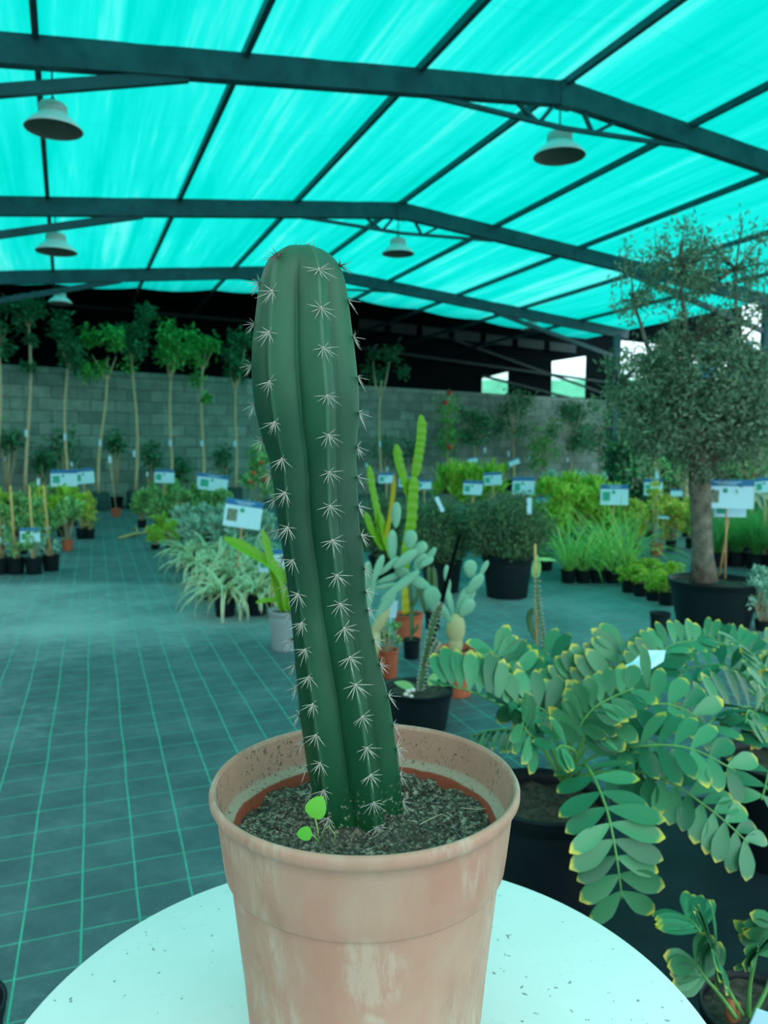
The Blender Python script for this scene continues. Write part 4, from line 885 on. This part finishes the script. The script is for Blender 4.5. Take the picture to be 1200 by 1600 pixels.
# grey pot with strap cactus
g = fl(448, 1020); g.y += .1; Y = g.y; g = V((at(448, 1020, Y).x, Y, 0)); t = thing('strap_cactus', 'flat stemmed green cactus in a grey pot, partly behind the big cactus', 'cactus', g)
h = at(448, 952, Y).z; pot_mesh(px(29, Y), h).build('pot', M['grey_pot'], t, 'light grey plastic pot'); soil_mesh(px(29, Y), h).build('soil', M['soil'], t)
def strap(pts, w, par, mat='euph', Y=Y, g=g, nm='stem', th=.25, serr=0):
    q = [at(x, y, Y+(p[0] if p else 0))-g for (x, y, *p) in pts]; o = MB(); m = len(q)
    # three-winged stem: resample, star section
    P2 = []; seg = 6*(m-1)
    for i in range(seg+1): P2.append(cat(q, (m-1)*i/seg))
    vs = []; fs = []; ref = V((0, -1, .2)); K = 12
    for i, p in enumerate(P2):
        tt = (P2[min(i+1, seg)]-P2[max(i-1, 0)]).normalized(); ref = (ref-tt*ref.dot(tt)).normalized(); b = tt.cross(ref)
        f = i/seg; ww = px(w, Y)*.5*min(1, (f*6+.45))*min(1, ((1-f)*5+.25)); 
        ww *= (1+serr*(.5 if i % 2 else -.5))
        for k in range(K):
            a = 2*pi*k/K; r_ = (1, .42, .32, .42)[k % 4]
            vs.append(p+(b*cos(a)+ref*sin(a))*ww*r_)
    for i in range(seg):
        for k in range(K): fs.append((i*K+k, i*K+(k+1) % K, (i+1)*K+(k+1) % K, (i+1)*K+k))
    fs += [tuple(range(K))[::-1], tuple(seg*K+k for k in range(K))]
    o.add(vs, fs, smooth=False); so = o.build(nm, M[mat], par)
    if serr > .2:
        e = MB()
        for i in range(0, seg, 1):
            for k in range(0, K, 4): p = V(vs[i*K+k]); c = P2[i]; d_ = (p-c).normalized(); e.tube([p-d_*.004, p+d_*.004, p+d_*.014], [.003, .0025, .0008], 5)
        e.build('spines', M['spine'], so, 'rows of short pale spines')
    return so
strap([(448, 955), (444, 915), (428, 886), (390, 862), (350, 840)], 21, t); strap([(440, 955), (430, 915), (420, 870), (410, 828)], 15, t); strap([(450, 955), (436, 940), (420, 938), (400, 942)], 10, t)
strap([(455, 955), (452, 915), (448, 880)], 11, t)

# ------------------------------------------------------------------ cacti right of the big one
def cact_thing(name, label, x, yb, w, yrim, pm, cat='cactus', dy=None):
    g0 = fl(x, yb); Y = g0.y+(px(w, g0.y)*.4 if dy is None else dy); g = V((at(x, yb, Y).x, Y, 0)); t = thing(name, label, cat, g); h = max(.05, at(x, yrim, Y).z)
    pot_mesh(px(w, Y)*.5, h).build('pot', M[pm], t); soil_mesh(px(w, Y)*.5, h).build('soil', M['soil'], t); return t, g, Y
t, g, Y = cact_thing('euphorbia_cactus', 'tall bright green jointed cactus in a terracotta pot behind the big cactus', 638, 1003, 48, 958, 'terra_pot')
for pts, w, m in (([(632, 960), (632, 920), (630, 880)], 15, 'euphy'), ([(631, 890), (634, 850), (640, 815), (643, 770), (646, 740)], 19, 'euph'), ([(646, 745), (652, 710), (656, 680), (657, 648)], 17, 'euph'),
                  ([(644, 795), (634, 760), (622, 725), (618, 694)], 16, 'euph'), ([(627, 890), (612, 870), (600, 840), (592, 800)], 14, 'euph'), ([(596, 850), (588, 800), (580, 760), (576, 727)], 12, 'euph'),
                  ([(600, 860), (590, 845), (578, 825), (570, 800)], 13, 'euph'), ([(598, 850), (606, 820), (612, 780), (616, 740)], 8, 'euphy')):
    strap(pts, w*1.15, t, m, Y, g, serr=.18)
t, g, Y = cact_thing('columnar_cactus', 'thin green columnar cactus in a small square black pot', 643, 1031, 28, 998, 'black_pot')
for pts, w in (([(642, 1000), (642, 960), (640, 925), (636, 895)], 9), ([(642, 950), (650, 935), (652, 915)], 7), ([(643, 990), (650, 982), (652, 975)], 6)): strap(pts, w, t, 'dcact', Y, g)
t, g, Y = cact_thing('columnar_cactus', 'pair of short ribbed cactus columns behind the prickly pears', 676, 985, 26, 955, 'black_pot')
for pts, w in (([(672, 960), (671, 920), (670, 885)], 12), ([(682, 960), (680, 925), (677, 885)], 10), ([(664, 958), (658, 935), (655, 918)], 8)): strap(pts, w, t, 'dcact', Y, g, serr=.1)
t, g, Y = cact_thing('jade_bush', 'small branching succulent in a terracotta pot with a pale blue tag', 606, 1062, 34, 1014, 'terra_pot', 'succulent')
f, s_ = bush(px(42, Y), px(52, Y), at(600, 1014, Y).z, 260, .028, .014, .5, 14); s_.build('stem', M['bark'], t); f.build('foliage', M['mdleaf'], t)
p = at(612, 950, Y)-g; o = MB(); o.box((p.x, -.02, p.z), (px(17, Y), .003, px(28, Y)), Matrix.Rotation(R(8), 3, 'Y')); o.tube([(p.x, -.015, p.z), (0, 0, at(600, 1014, Y).z)], .003, 5); o.build('tag', M['white'], t, 'pale blue white plant tag')
# prickly pears
def pad(o, x, y, L, W, ang, Y, g, th=.28, tilt=0, dy=0):
    c = at(x, y, Y+dy)-g; rot = Matrix.Rotation(-R(ang-90), 3, 'Y') @ Matrix.Rotation(R(tilt), 3, 'Z')
    # pad lies in XZ, length along z
    vs = []; fs = []; n = 18; m = 10; Ls = px(L, Y)*.5; Ws = px(W, Y)*.56
    for j in range(m+1):
        tt = pi*j/m; zc = cos(tt); r_ = sin(tt)*(1+.22*zc)
        for k in range(n): a = 2*pi*k/n; vs.append(c+rot @ V((Ws*r_*cos(a), Ws*th*r_*sin(a)*1.2, Ls*zc)))
    for j in range(m):
        for k in range(n): fs.append((j*n+k, j*n+(k+1) % n, (j+1)*n+(k+1) % n, (j+1)*n+k))
    o.add(vs, fs)
t, g, Y = cact_thing('prickly_pear', 'sprawling blue green prickly pear in a terracotta pot hard behind the big cactus', 576, 1078, 52, 1030, 'terra_pot')
for x, y, L, W, a in ((619, 805, 42, 14, 88), (613, 853, 52, 14, 90), (641, 843, 30, 19, 84), (633, 874, 46, 15, 38), (655, 858, 30, 17, 40), (656, 878, 32, 17, 60), (669, 872, 42, 10, 55), (574, 898, 44, 13, 88), (590, 890, 50, 11, 70), (606, 916, 44, 9, 8),
                      (607, 885, 44, 9, 42), (610, 903, 50, 10, 20), (630, 896, 28, 19, 145), (656, 911, 42, 17, 150), (677, 937, 46, 25, 110), (625, 915, 78, 13, 38), (602, 945, 56, 14, 55), (575, 930, 70, 18, 78), (667, 878, 24, 10, 35)):
    o = MB(); pad(o, x, y, L, W, a, Y, g, .3, random.uniform(-25, 25), random.uniform(-.06, .06)); o.build('pad', M['opun'], t)
for x, y, L, W, a in ((592, 975, 66, 16, 62), (583, 1010, 60, 20, 85)):
    o = MB(); pad(o, x, y, L, W, a, Y, g, .6); o.build('pad', M['opund'], t, 'woody old pad at the base')
t, g, Y = cact_thing('prickly_pear', 'smaller prickly pear with a pale swollen base in a terracotta pot', 712, 1092, 60, 1012, 'terra_pot')
for x, y, L, W, a in ((703, 940, 52, 10, 105), (723, 938, 46, 14, 68), (697, 895, 26, 7, 85), (742, 913, 40, 18, 52), (735, 889, 30, 19, 95), (756, 888, 28, 8, 62), (729, 950, 34, 20, 55), (695, 958, 38, 12, 120), (737, 930, 30, 10, 75), (701, 915, 24, 7, 92)):
    o = MB(); pad(o, x, y, L, W, a, Y, g, .3, random.uniform(-25, 25), random.uniform(-.03, .03)); o.build('pad', M['opun'], t)
for x, y, L, W, a in ((712, 985, 56, 27, 92), (712, 1010, 50, 20, 90)):
    o = MB(); pad(o, x, y, L, W, a, Y, g, .6); o.build('pad', M['opund'], t, 'pale swollen base pad')
# climbing cactus in a big black pot
t, g, Y = cact_thing('climbing_cactus', 'spiny climbing cactus tied to a dark stake in a big black pot', 655, 1165, 108, 1074, 'black_pot', dy=.22)
strap([(655, 1078), (660, 1045), (667, 1010), (678, 965), (690, 940)], 14, t, 'dcact', Y, g, serr=.3); strap([(668, 1040), (676, 1015), (684, 1000)], 9, t, 'dcact', Y, g, serr=.3)
o = MB(); o.tube([at(668, 1030, Y+.02)-g, at(690, 940, Y+.02)-g, at(718, 836, Y+.02)-g], [.012, .010, .008], 7); o.build('stake', M['dark'], t, 'dark leaning stake')
o = MB(); rd = lambda q: max(.05, sin(pi*min(1, q**.75))**.7)
o.leaf(at(648, 1078, Y-.05)-g, (-.8, -.2, .5), (0, -.6, .8), .10, .045, 8, .4, rd); o.leaf(at(668, 1070, Y-.1)-g, (.5, -.3, .7), (-.5, -.5, .6), .09, .05, 8, .4, rd); o.build('leaf', M['mdleaf'], t)
o = MB()
for x, y in ((634, 1085), (642, 1088), (645, 1078), (638, 1080)): o.ell(at(x, y, Y-.12)-g, (.012, .01, .009), None, 7, 5)
o.build('pebbles', M['rock'], t, 'white pebbles on the soil')
for x, y in ():
    pass
# slim cactus on a cane
t, g, Y = cact_thing('caned_cactus', 'slender cactus tied to a pale cane, rising behind the cardboard palm', 842, 1075, 40, 1040, 'black_pot')
o = MB(); o.tube([at(839, 1042, Y)-g, at(836, 850, Y)-g], .006, 6); o.build('cane', M['stick'], t)
strap([(850, 1040), (848, 1000), (842, 965), (838, 930), (838, 890)], 9, t, 'dcact', Y, g, serr=.3); strap([(838, 1000), (830, 985), (826, 965), (832, 950)], 11, t, 'dcact', Y, g, serr=.1)
o = MB(); o.leaf(at(836, 905, Y)-g, (.1, 0, 1), (0, -1, 0), .13, .05, 8, .1, rd); o.leaf(at(838, 875, Y)-g, (1, 0, .1), (0, -.5, 1), .11, .035, 8, .3, rd); o.build('leaf', M['mdleaf'], t)

# ------------------------------------------------------------------ middle bushes
random.seed(8)
def bigbush(label, x, yb, yrim, wp, x0, x1, ytop, ybot, n):
    g0 = fl(x, yb); Y = g0.y+px(wp, g0.y)*.35; g = V((at(x, yb, Y).x, Y, 0)); t = thing('rosemary_bush', label, 'shrub', g); h = at(x, yrim, Y).z
    pot_mesh(px(wp, Y)*.5, h).build('pot', M['black_pot'], t); soil_mesh(px(wp, Y)*.5, h).build('soil', M['soil'], t)
    cx = at((x0+x1)/2, (ytop+ybot)/2, Y)-g; a = px(x1-x0, Y)*.5; hh = px(ybot-ytop, Y)*.5; f = MB(); s_ = MB()
    for k in range(150):
        d = rdir(.25); d = d.normalized(); e = cx+V((d.x*a, d.y*a, d.z*hh))*random.uniform(.7, 1.0); b = V((cx.x*.3+d.x*.08, d.y*.08, h)); m_ = b.lerp(e, .6)+V((0,0,-.03)); s_.tube([b, m_, e], [.006,.004,.001], 4, False)
        for _ in range(n//150):
            p = m_.lerp(e, random.random())+rdir()*.06; f.tiny(p, (e-b).normalized()*.6+rdir(), rdir(), .05, .012)
    s_.build('stem', M['oldbark'], t); f.build('foliage', M['oltop'], t); return t, g, Y
t, g, Y = bigbush('broad dark green bush in the large black pot, right one of the two', 792, 937, 866, 80, 716, 862, 768, 872, 9000)
p = at(827, 791, Y-.3)-g; o = MB(); o.box(p, (px(7, Y), .004, px(25, Y))); o.build('tag', M['white'], t, 'upright white label')
t, g, Y = bigbush('dark green bush in a black pot, left one of the two, partly behind prickly pear', 690, 928, 876, 66, 620, 745, 775, 878, 8000)
p = at(687, 788, Y-.3)-g; o = MB(); o.box(p, (px(6, Y), .004, px(24, Y)), Matrix.Rotation(R(-25), 3, 'Y')); o.build('tag', M['white'], t, 'slanting white label')
bigbush('dark bush farther back between the cactus and the two big bushes', 600, 905, 868, 50, 555, 640, 770, 870, 5000)
def tuft(label, g, h, w, spread, n, bl, mat, potr, poth, name='grass_clump', group=None, bend=1.2, plume=0):
    t = thing(name, label, 'grass', g, 0, group); pot_mesh(potr, poth).build('pot', M['black_pot'], t); soil_mesh(potr, poth).build('soil', M['soil'], t)
    grassmesh(n, h, bl, spread, poth*.85, bend).build('foliage', M[mat], t)
    if plume:
        o = MB()
        for _ in range(plume): a = random.uniform(0, 6.28); d_ = V((cos(a)*.5, sin(a)*.5, 1)).normalized(); p = V((0,0,poth))+d_*h*.8; o.leaf(p, d_, (cos(a+1), sin(a+1), .3), h*.35, .035, 5, 1.0)
        o.build('plume', M['plume'], t, 'pale feathery seed plume')
    return t
# broad-leaved bright plants behind
rowset(L_('bright strap leaved plant', [(700, 805, 40, 66, 'left, behind the left dark bush'), (735, 805, 40, 66, 'above the left dark bush'), (770, 805, 40, 66, 'right of the sign above the dark bushes')]), 'brleaf', 'black_pot', (260, .30, .06, .9), 'plant', 'strap_leaf_plant', 'bright plants behind the dark bushes')
rowset(L_('bright green leafy plant', [(872, 858, 44, 86, 'at the left front of the bright bed'), (905, 856, 44, 88, 'in the front of the bright bed, behind the lemongrass'), (938, 854, 42, 84, 'in the bright bed left of the sign post'), (858, 838, 40, 84, 'at the left back of the bright bed'), (890, 836, 40, 84, 'in the back of the bright bed'), (922, 834, 40, 82, 'at the back right of the bright bed'), (955, 836, 34, 70, 'behind the lemongrass sign')]),
       'brleaf', 'black_pot', (520, .16, .045, .5), 'plant', 'leafy_plant', 'bright leafy plants behind the lemongrass')
rowset(L_('pale green shrub', [(868, 812, 44, 70, 'behind the bright bed, left'), (905, 812, 44, 68, 'behind the bright bed, middle'), (942, 810, 40, 64, 'behind the bright bed, right')]), 'svleaf', 'black_pot', (420, .14, .04, .6), 'shrub', 'pale_shrub', 'pale shrubs near the wall on the right')
rowset(L_('yellow green hedge shrub', [(992, 862, 36, 70, 'front left of the hedge'), (1048, 860, 38, 72, 'front, right of the small red pot'), (1078, 856, 34, 70, 'front, against the olive trunk'), (985, 842, 34, 58, 'back left of the hedge'), (1014, 840, 36, 58, 'back, behind the small red pot'), (1045, 840, 36, 60, 'back middle of the hedge'), (1072, 838, 34, 60, 'back right of the hedge')]),
       'ylleaf', 'black_pot', (560, .08, .045, .4), 'shrub', 'hedge_shrub', 'yellow green hedge shrubs')
t, g, Y = cact_thing('potted_sapling', 'thin yellow leaved sapling in a small terracotta pot under a sign', 1025, 869, 20, 849, 'terra_pot', 'plant')
f, s_ = bush(px(40, Y), px(50, Y), at(1025, 805, Y).z, 200, .06, .035, .3, 9); o = MB(); o.tube([(0,0,.1), (0,0,at(1025, 775, Y).z)], .009, 6); o.build('stem', M['bark'], t); f.build('foliage', M['ylleaf'], t)
for x, y, w, h, yb, lab, tl, Yo in ((604, 747, 25, 16, 840, 'sign behind the bright jointed cactus, left of its main stem', 0, None), (636, 752, 26, 18, 840, 'sign partly behind the main stem of the bright cactus', 2, None), (663, 757, 22, 14, 850, 'small low sign right of the bright cactus', 0, None), (739, 762, 30, 22, 856, 'white sign above the left side of the dark bushes', 2, 9.6), (770, 748, 28, 20, 835, 'sign behind and above the right dark bush', -4, None),
        (818, 759, 34, 27, 850, 'blue topped sign above the right end of the dark bush', 0, None), (738, 719, 16, 8, 800, 'small tilted sign by the wall, above the bright strap leaves', -10, None), (803, 722, 17, 10, 800, 'small sign tilted upward near the wall', -22, None),
        (852, 780, 26, 8, 850, 'sign lying almost flat on the bright plants', -10, None), (960, 773, 42, 32, 888, 'sign on a wooden post in the lemongrass', 0, None), (1021, 761, 28, 26, 850, 'sign above the small red pot', 0, None), (1057, 770, 18, 11, 840, 'small far sign left of the olive trunk', 0, None), (1036, 808, 18, 5, 862, 'sign lying flat in the yellow green hedge', 6, None), (1195, 758, 28, 23, 890, 'sign cut by the right edge of the photo', -6, None)):
    make_sign(lab, x, y, w, h, yb, tl, 'signgreen', None, Yo, 953 if x == 960 else None)
# lemongrass in square pots
k = 0
for r_, (yb, xs_) in enumerate(((910, (888, 911, 934, 957, 980)), (892, (893, 915, 938, 960, 983)))):
    for i, x in enumerate(xs_):
        lab = 'lemongrass clump in a low black pot, %s row, %s' % (('front', 'back')[r_], ('at its left end', 'second from left', 'in the middle', 'second from right', 'at its right end')[i])
        g = fl(x, yb); tuft(lab, g, .84, 0, .62, 30, .018, 'grass', .075, .12, 'lemongrass', 'lemongrass in square pots', 1.5)
# small ground cover in cells
k = 0
for r_, pts in enumerate((((982, 925), (1001, 931), (1021, 938), (1041, 945)), ((985, 908), (1004, 913), (1024, 918), (1044, 924)))):
    for i, (x, y) in enumerate(pts):
        g = fl(x, y); lab = 'low yellow green ground cover pot, %s row, %s' % (('front', 'back')[r_], ('leftmost', 'second from left', 'third from left', 'next to the olive pot')[i])
        if k == 0: gc = shrub('ground_cover', lab, 'plant', g, .065, .11, .25, .14, 420, .032, .022, 'brleaf', 'ground cover pots beside the olive', up=.3, clump=16, z0=.075)
        else: dup(gc, lab, g, random.uniform(0, 6), random.uniform(.9, 1.1))
        k += 1
o = MB(); g = fl(1031, 996); g.y += .06; pot_mesh(px(16, g.y), at(1031, 957, g.y).z).build('empty', M['black_pot']); 
ep = bpy.data.objects['empty']; ep.name = 'flower_pot'; ep.location = (at(1031, 980, g.y).x, g.y, 0); tag(ep, 'small empty black pot standing before the olive pot', 'pot')
# grasses at right
random.seed(77)
for x, yb, h, lab in ((1120, 885, .62, 'fine green grass clump directly behind the olive pot'), (1150, 884, .66, 'fine grass clump right of the olive sign posts'), (1182, 888, .68, 'fine grass clump at the right edge'), (1212, 892, .66, 'fine grass clump mostly outside the right edge'), (1135, 866, .66, 'fine grass clump in the back row, left'), (1168, 866, .68, 'plumed grass clump in the back row, middle'), (1200, 868, .70, 'plumed grass clump in the back row, right edge')):
    g = fl(x, yb); tuft(lab, g, h*1.0, 0, .55, 240, .008, 'fgrass', .12, .16, 'grass_clump', 'fine grasses behind the olive', 1.0, 0 if x < 1160 else 8)
rowset(L_('silver leaved shrub', [(1192, 985, 60, 78, 'at the right edge beside the olive pot'), (1225, 970, 60, 78, 'cut off by the right edge'), (1190, 955, 56, 66, 'behind the one beside the olive pot')]), 'svleaf', 'black_pot', (700, .04, .02, .4), 'shrub', 'silver_shrub', 'silver shrubs at the right edge', 1)
# tray stand edge left of aisle cane
shrub('potted_shrub', 'low shrub in a black pot right of the big dark bush', 'shrub', fl(850, 890), .10, .16, .3, .16, 150, .05, .02, 'oltop')

# ------------------------------------------------------------------ cardboard palms
random.seed(55)
zprof = lambda t: max(.06, (min(1, t*1.9)**.7)*(1-t**5)**.6)
def frond(par, g, ctrl, n, L, W, lift=.25, up=(0, 0, 1), sweep=.35, start=.25, bend=.15, taper=.35, sides=(-1, 1), roll=0):
    q = [at(x, y, Y)-g for x, y, Y in ctrl]; m = len(q)-1; f = MB(); rc = MB(); seg = 24
    C_ = [cat(q, m*i/seg) for i in range(seg+1)]; rc.tube(C_, [.0045*(1-.55*i/seg) for i in range(seg+1)], 7)
    for i in range(n):
        tt = start+(1-start)*(i+.3)/n; s_ = tt*seg; j = min(int(s_), seg-1); p = C_[j].lerp(C_[j+1], s_-j); T = (C_[j+1]-C_[j]).normalized()
        U = V(up); U = (U-T*U.dot(T)).normalized(); Sd = T.cross(U); 
        sz = 1-taper*abs(tt-.5)*1.6 if tt > .5 else .8+.2*(tt-start)/(.5-start+1e-6)
        for sd in sides:
            lf_ = lift+random.uniform(-.12, .12); d_ = (Sd*sd+T*(sweep+random.uniform(-.08, .08)+.9*max(0, tt-.85)/.15*.6)+U*lf_).normalized()
            nr = (U-Sd*sd*lf_*.8+T*(roll+random.uniform(-.1, .1))).normalized()
            f.leaf(p, d_, nr, L*sz*random.uniform(.9, 1.08), W*random.uniform(.9, 1.1), 9, bend+random.uniform(-.1, .2), zprof, .10)
    fo = f.build('frond', M['zam'], par); rc.build('rachis', M['rachis'], fo); return fo
YZ = 2.02; g = V((at(848, 1240, YZ).x, YZ, 0)); t = thing('cardboard_palm', 'large cardboard palm with yellow tipped leaflets in a black pot behind the table', 'plant', g)
h = at(848, 1240, YZ).z; pot_mesh(.17, h).build('pot', M['black_pot'], t, 'large black plastic pot'); soil_mesh(.17, h).build('soil', M['soil'], t)
B = (880, 1225, 2.0)
frond(t, g, [(900, 1220, 1.95), (915, 1195, 1.85), (945, 1255, 1.72), (962, 1330, 1.66), (972, 1405, 1.64)], 9, .128, .048, .0, (0, -.75, .6), .42, .25, -.1)       # front hanging frond
frond(t, g, [B, (950, 1205, 1.95), (1030, 1215, 1.86), (1110, 1265, 1.78), (1170, 1318, 1.74)], 12, .105, .044, -.1, (0, -.55, .8), .35, .25, .3, .2)
frond(t, g, [B, (960, 1190, 2.0), (1000, 1180, 2.0), (1060, 1190, 2.02)], 9, .09, .036, -.2, (0, -.5, .8), .3, .3, .3)
frond(t, g, [B, (930, 1180, 1.95), (1010, 1165, 1.85), (1080, 1170, 1.80), (1150, 1205, 1.76)], 7, .115, .045, .1, (-.2, -.5, .8), .55, .35, .3)            # yellow edged right
frond(t, g, [B, (830, 1140, 2.0), (760, 1090, 1.98), (690, 1068, 1.98)], 12, .14, .048, .75, (.2, -.35, 1), .25, .28, .1)
frond(t, g, [B, (850, 1130, 2.1), (800, 1060, 2.2), (770, 1015, 2.25)], 9, .13, .05, .5, (.3, -.6, .7), .3, .35, .1)
frond(t, g, [B, (890, 1120, 2.15), (880, 1060, 2.25), (850, 1015, 2.35)], 8, .13, .05, .4, (0, -.8, .5), .4, .35, .1)
frond(t, g, [B, (920, 1130, 2.1), (960, 1060, 2.15), (975, 1005, 2.2)], 9, .135, .05, .3, (-.1, -.8, .5), .35, .3, .1)
frond(t, g, [B, (950, 1120, 2.1), (1010, 1050, 2.1), (1045, 1010, 2.15), (1090, 1000, 2.2)], 10, .095, .036, .5, (-.3, -.7, .7), .35, .45, .1)
frond(t, g, [B, (860, 1170, 1.9), (830, 1150, 1.85), (815, 1130, 1.82)], 4, .115, .042, .1, (0, -.7, .7), .5, .55, .1)
frond(t, g, [B, (900, 1150, 1.95), (930, 1105, 1.92), (990, 1075, 1.9)], 8, .10, .04, .2, (-.2, -.7, .7), .5, .4, .2)
frond(t, g, [B, (900, 1180, 1.9), (880, 1165, 1.85), (868, 1172, 1.82)], 3, .085, .036, .1, (0, -.7, .7), .5, .55, .2)
frond(t, g, [B, (830, 1150, 2.2), (780, 1140, 2.3), (735, 1150, 2.4)], 9, .08, .03, -.5, (0, -.3, 1), .2, .35, .5)
frond(t, g, [B, (905, 1170, 1.95), (920, 1140, 1.93), (955, 1125, 1.92)], 6, .12, .048, .3, (0, -.7, .7), .4, .4, .1)
frond(t, g, [B, (870, 1150, 1.98), (850, 1110, 2.0), (800, 1095, 2.0)], 6, .12, .048, .35, (.1, -.7, .7), .4, .4, .1)
frond(t, g, [B, (895, 1130, 2.1), (900, 1085, 2.15), (915, 1050, 2.18)], 7, .13, .05, .3, (0, -.8, .5), .45, .4, .1)
frond(t, g, [B, (920, 1150, 2.05), (960, 1110, 2.0), (1040, 1100, 1.98), (1090, 1120, 1.96)], 7, .13, .046, .3, (-.1, -.6, .8), .45, .4, .2)
p = at(1004, 1036, 1.98)-g; o = MB(); vs = [at(x, y, Y)-g for x, y, Y in ((968, 1044, 1.98), (988, 1034, 1.98), (1008, 1016, 1.99), (1040, 1016, 2.0), (1037, 1033, 1.98), (1014, 1047, 1.96), (1003, 1054, 1.94), (994, 1058, 1.93))]
o.add(vs+[v+V((0, .002, -.002)) for v in vs], [tuple(range(8)), tuple(range(8, 16))[::-1]]+[(i, (i+1) % 8, 8+(i+1) % 8, 8+i) for i in range(8)], smooth=False); o.build('tag', M['white'], t, 'creased white paper tag among the fronds')
o = MB(); o.leaf(at(1012, 1075, 1.93)-g, (-.12, 0, 1), (0, -1, .1), .115, .03, 9, .1, zprof, .1); o.build('frond', M['zam'], t)
# second palm at the right
YZ = 2.25; g = V((at(1215, 1200, YZ).x, YZ, 0)); t = thing('cardboard_palm', 'cardboard palm at the right edge, fronds spreading left', 'plant', g)
h = at(1215, 1185, YZ).z; pot_mesh(.16, h).build('pot', M['black_pot'], t); soil_mesh(.16, h).build('soil', M['soil'], t); B = (1205, 1185, 2.25)
frond(t, g, [B, (1180, 1110, 2.2), (1130, 1115, 2.1), (1085, 1150, 2.0)], 8, .13, .045, .6, (.3, -.5, .9), -.1, .3, .1)
frond(t, g, [B, (1180, 1080, 2.35), (1130, 1040, 2.45), (1060, 1050, 2.5), (1000, 1080, 2.5)], 11, .11, .034, .3, (.2, -.5, .9), .2, .3, .1)
frond(t, g, [B, (1190, 1080, 2.5), (1150, 1020, 2.6), (1100, 990, 2.7)], 9, .10, .03, .5, (0, -.6, .8), .3, .35, .1)
frond(t, g, [B, (1200, 1100, 2.3), (1190, 1040, 2.4), (1150, 1000, 2.5)], 9, .11, .034, .4, (.3, -.6, .8), .3, .35, .1)
frond(t, g, [B, (1190, 1130, 2.1), (1170, 1110, 2.05), (1165, 1130, 2.0)], 4, .11, .042, -.4, (0, -.4, .9), .2, .35, .6)
frond(t, g, [B, (1215, 1130, 2.1), (1200, 1210, 1.9), (1190, 1250, 1.85)], 5, .11, .045, .0, (0, -.7, .7), .2, .35, .3)
frond(t, g, [B, (1225, 1100, 2.1), (1240, 1040, 2.1), (1210, 1020, 2.1)], 8, .11, .04, .4, (0, -.7, .7), .3, .35, .3)
YZ = 2.75; g = V((at(1225, 1120, YZ).x, YZ, 0)); t = thing('cardboard_palm', 'rear cardboard palm whose narrow fronds rise in front of the olive pot', 'plant', g)
h = at(1225, 1130, YZ).z; pot_mesh(.15, h).build('pot', M['black_pot'], t); B = (1220, 1120, 2.75)
frond(t, g, [B, (1150, 1060, 2.75), (1125, 1025, 2.75), (1095, 1008, 2.75), (1066, 1006, 2.75)], 11, .10, .028, .5, (.3, -.5, .9), .3, .45, .1)
frond(t, g, [B, (1190, 1040, 2.8), (1150, 1005, 2.85), (1100, 1000, 2.9)], 10, .10, .026, .5, (.2, -.5, .9), .3, .35, .1)
# small one bottom right
YZ = 1.42; g = V((at(1190, 1575, YZ).x, YZ, 0)); t = thing('cardboard_palm', 'small cardboard palm in a black pot at the bottom right corner', 'plant', g)
h = at(1190, 1575, YZ).z; pot_mesh(.115, h).build('pot', M['black_pot'], t); soil_mesh(.115, h).build('soil', M['soil'], t); B = (1160, 1585, 1.40)
frond(t, g, [B, (1135, 1540, 1.38), (1122, 1500, 1.36), (1112, 1484, 1.34)], 5, .105, .034, .1, (0, -.5, .8), .6, .72, .1)
frond(t, g, [(1150, 1590, 1.38), (1125, 1555, 1.36), (1100, 1525, 1.36), (1085, 1500, 1.37)], 5, .075, .036, .1, (0, -.8, .5), .4, .6, .1)
frond(t, g, [(1170, 1590, 1.40), (1172, 1540, 1.40), (1180, 1500, 1.38), (1184, 1478, 1.36)], 6, .095, .032, .2, (0, -.6, .8), .6, .72, .1)
frond(t, g, [(1175, 1590, 1.40), (1200, 1540, 1.42), (1215, 1480, 1.42), (1210, 1440, 1.42)], 7, .10, .032, .2, (0, -.6, .8), .5, .55, .1)
frond(t, g, [(1150, 1590, 1.42), (1120, 1500, 1.5), (1090, 1450, 1.55), (1070, 1430, 1.58)], 6, .09, .028, .1, (0, -.6, .8), .5, .6, .1)
o = MB(); o.tube([at(1142, 1592, 1.39)-g, at(1140, 1560, 1.39)-g], [.012, .008], 7); o.tube([at(1150, 1592, 1.40)-g, at(1152, 1566, 1.40)-g], [.009, .006], 7); o.build('stem', plain('brown palm stump', (150, 95, 60), .8), t, 'brown cut stem stubs')
o = MB(); p = at(1192, 1594, 1.36)-g; o.box(p, (.04, .003, .035), Matrix.Rotation(R(20), 3, 'Y')); o.build('tag', M['white'], t, 'pale blue white tag in the pot')
# dark pots and rims at the edges
o = pot_mesh(.1, .18).build('flower_pot', M['black_pot']); o.location = fl(-78, 1640, .1); o.location.z = 0; tag(o, 'black pot whose rim shows at the bottom left corner', 'pot')
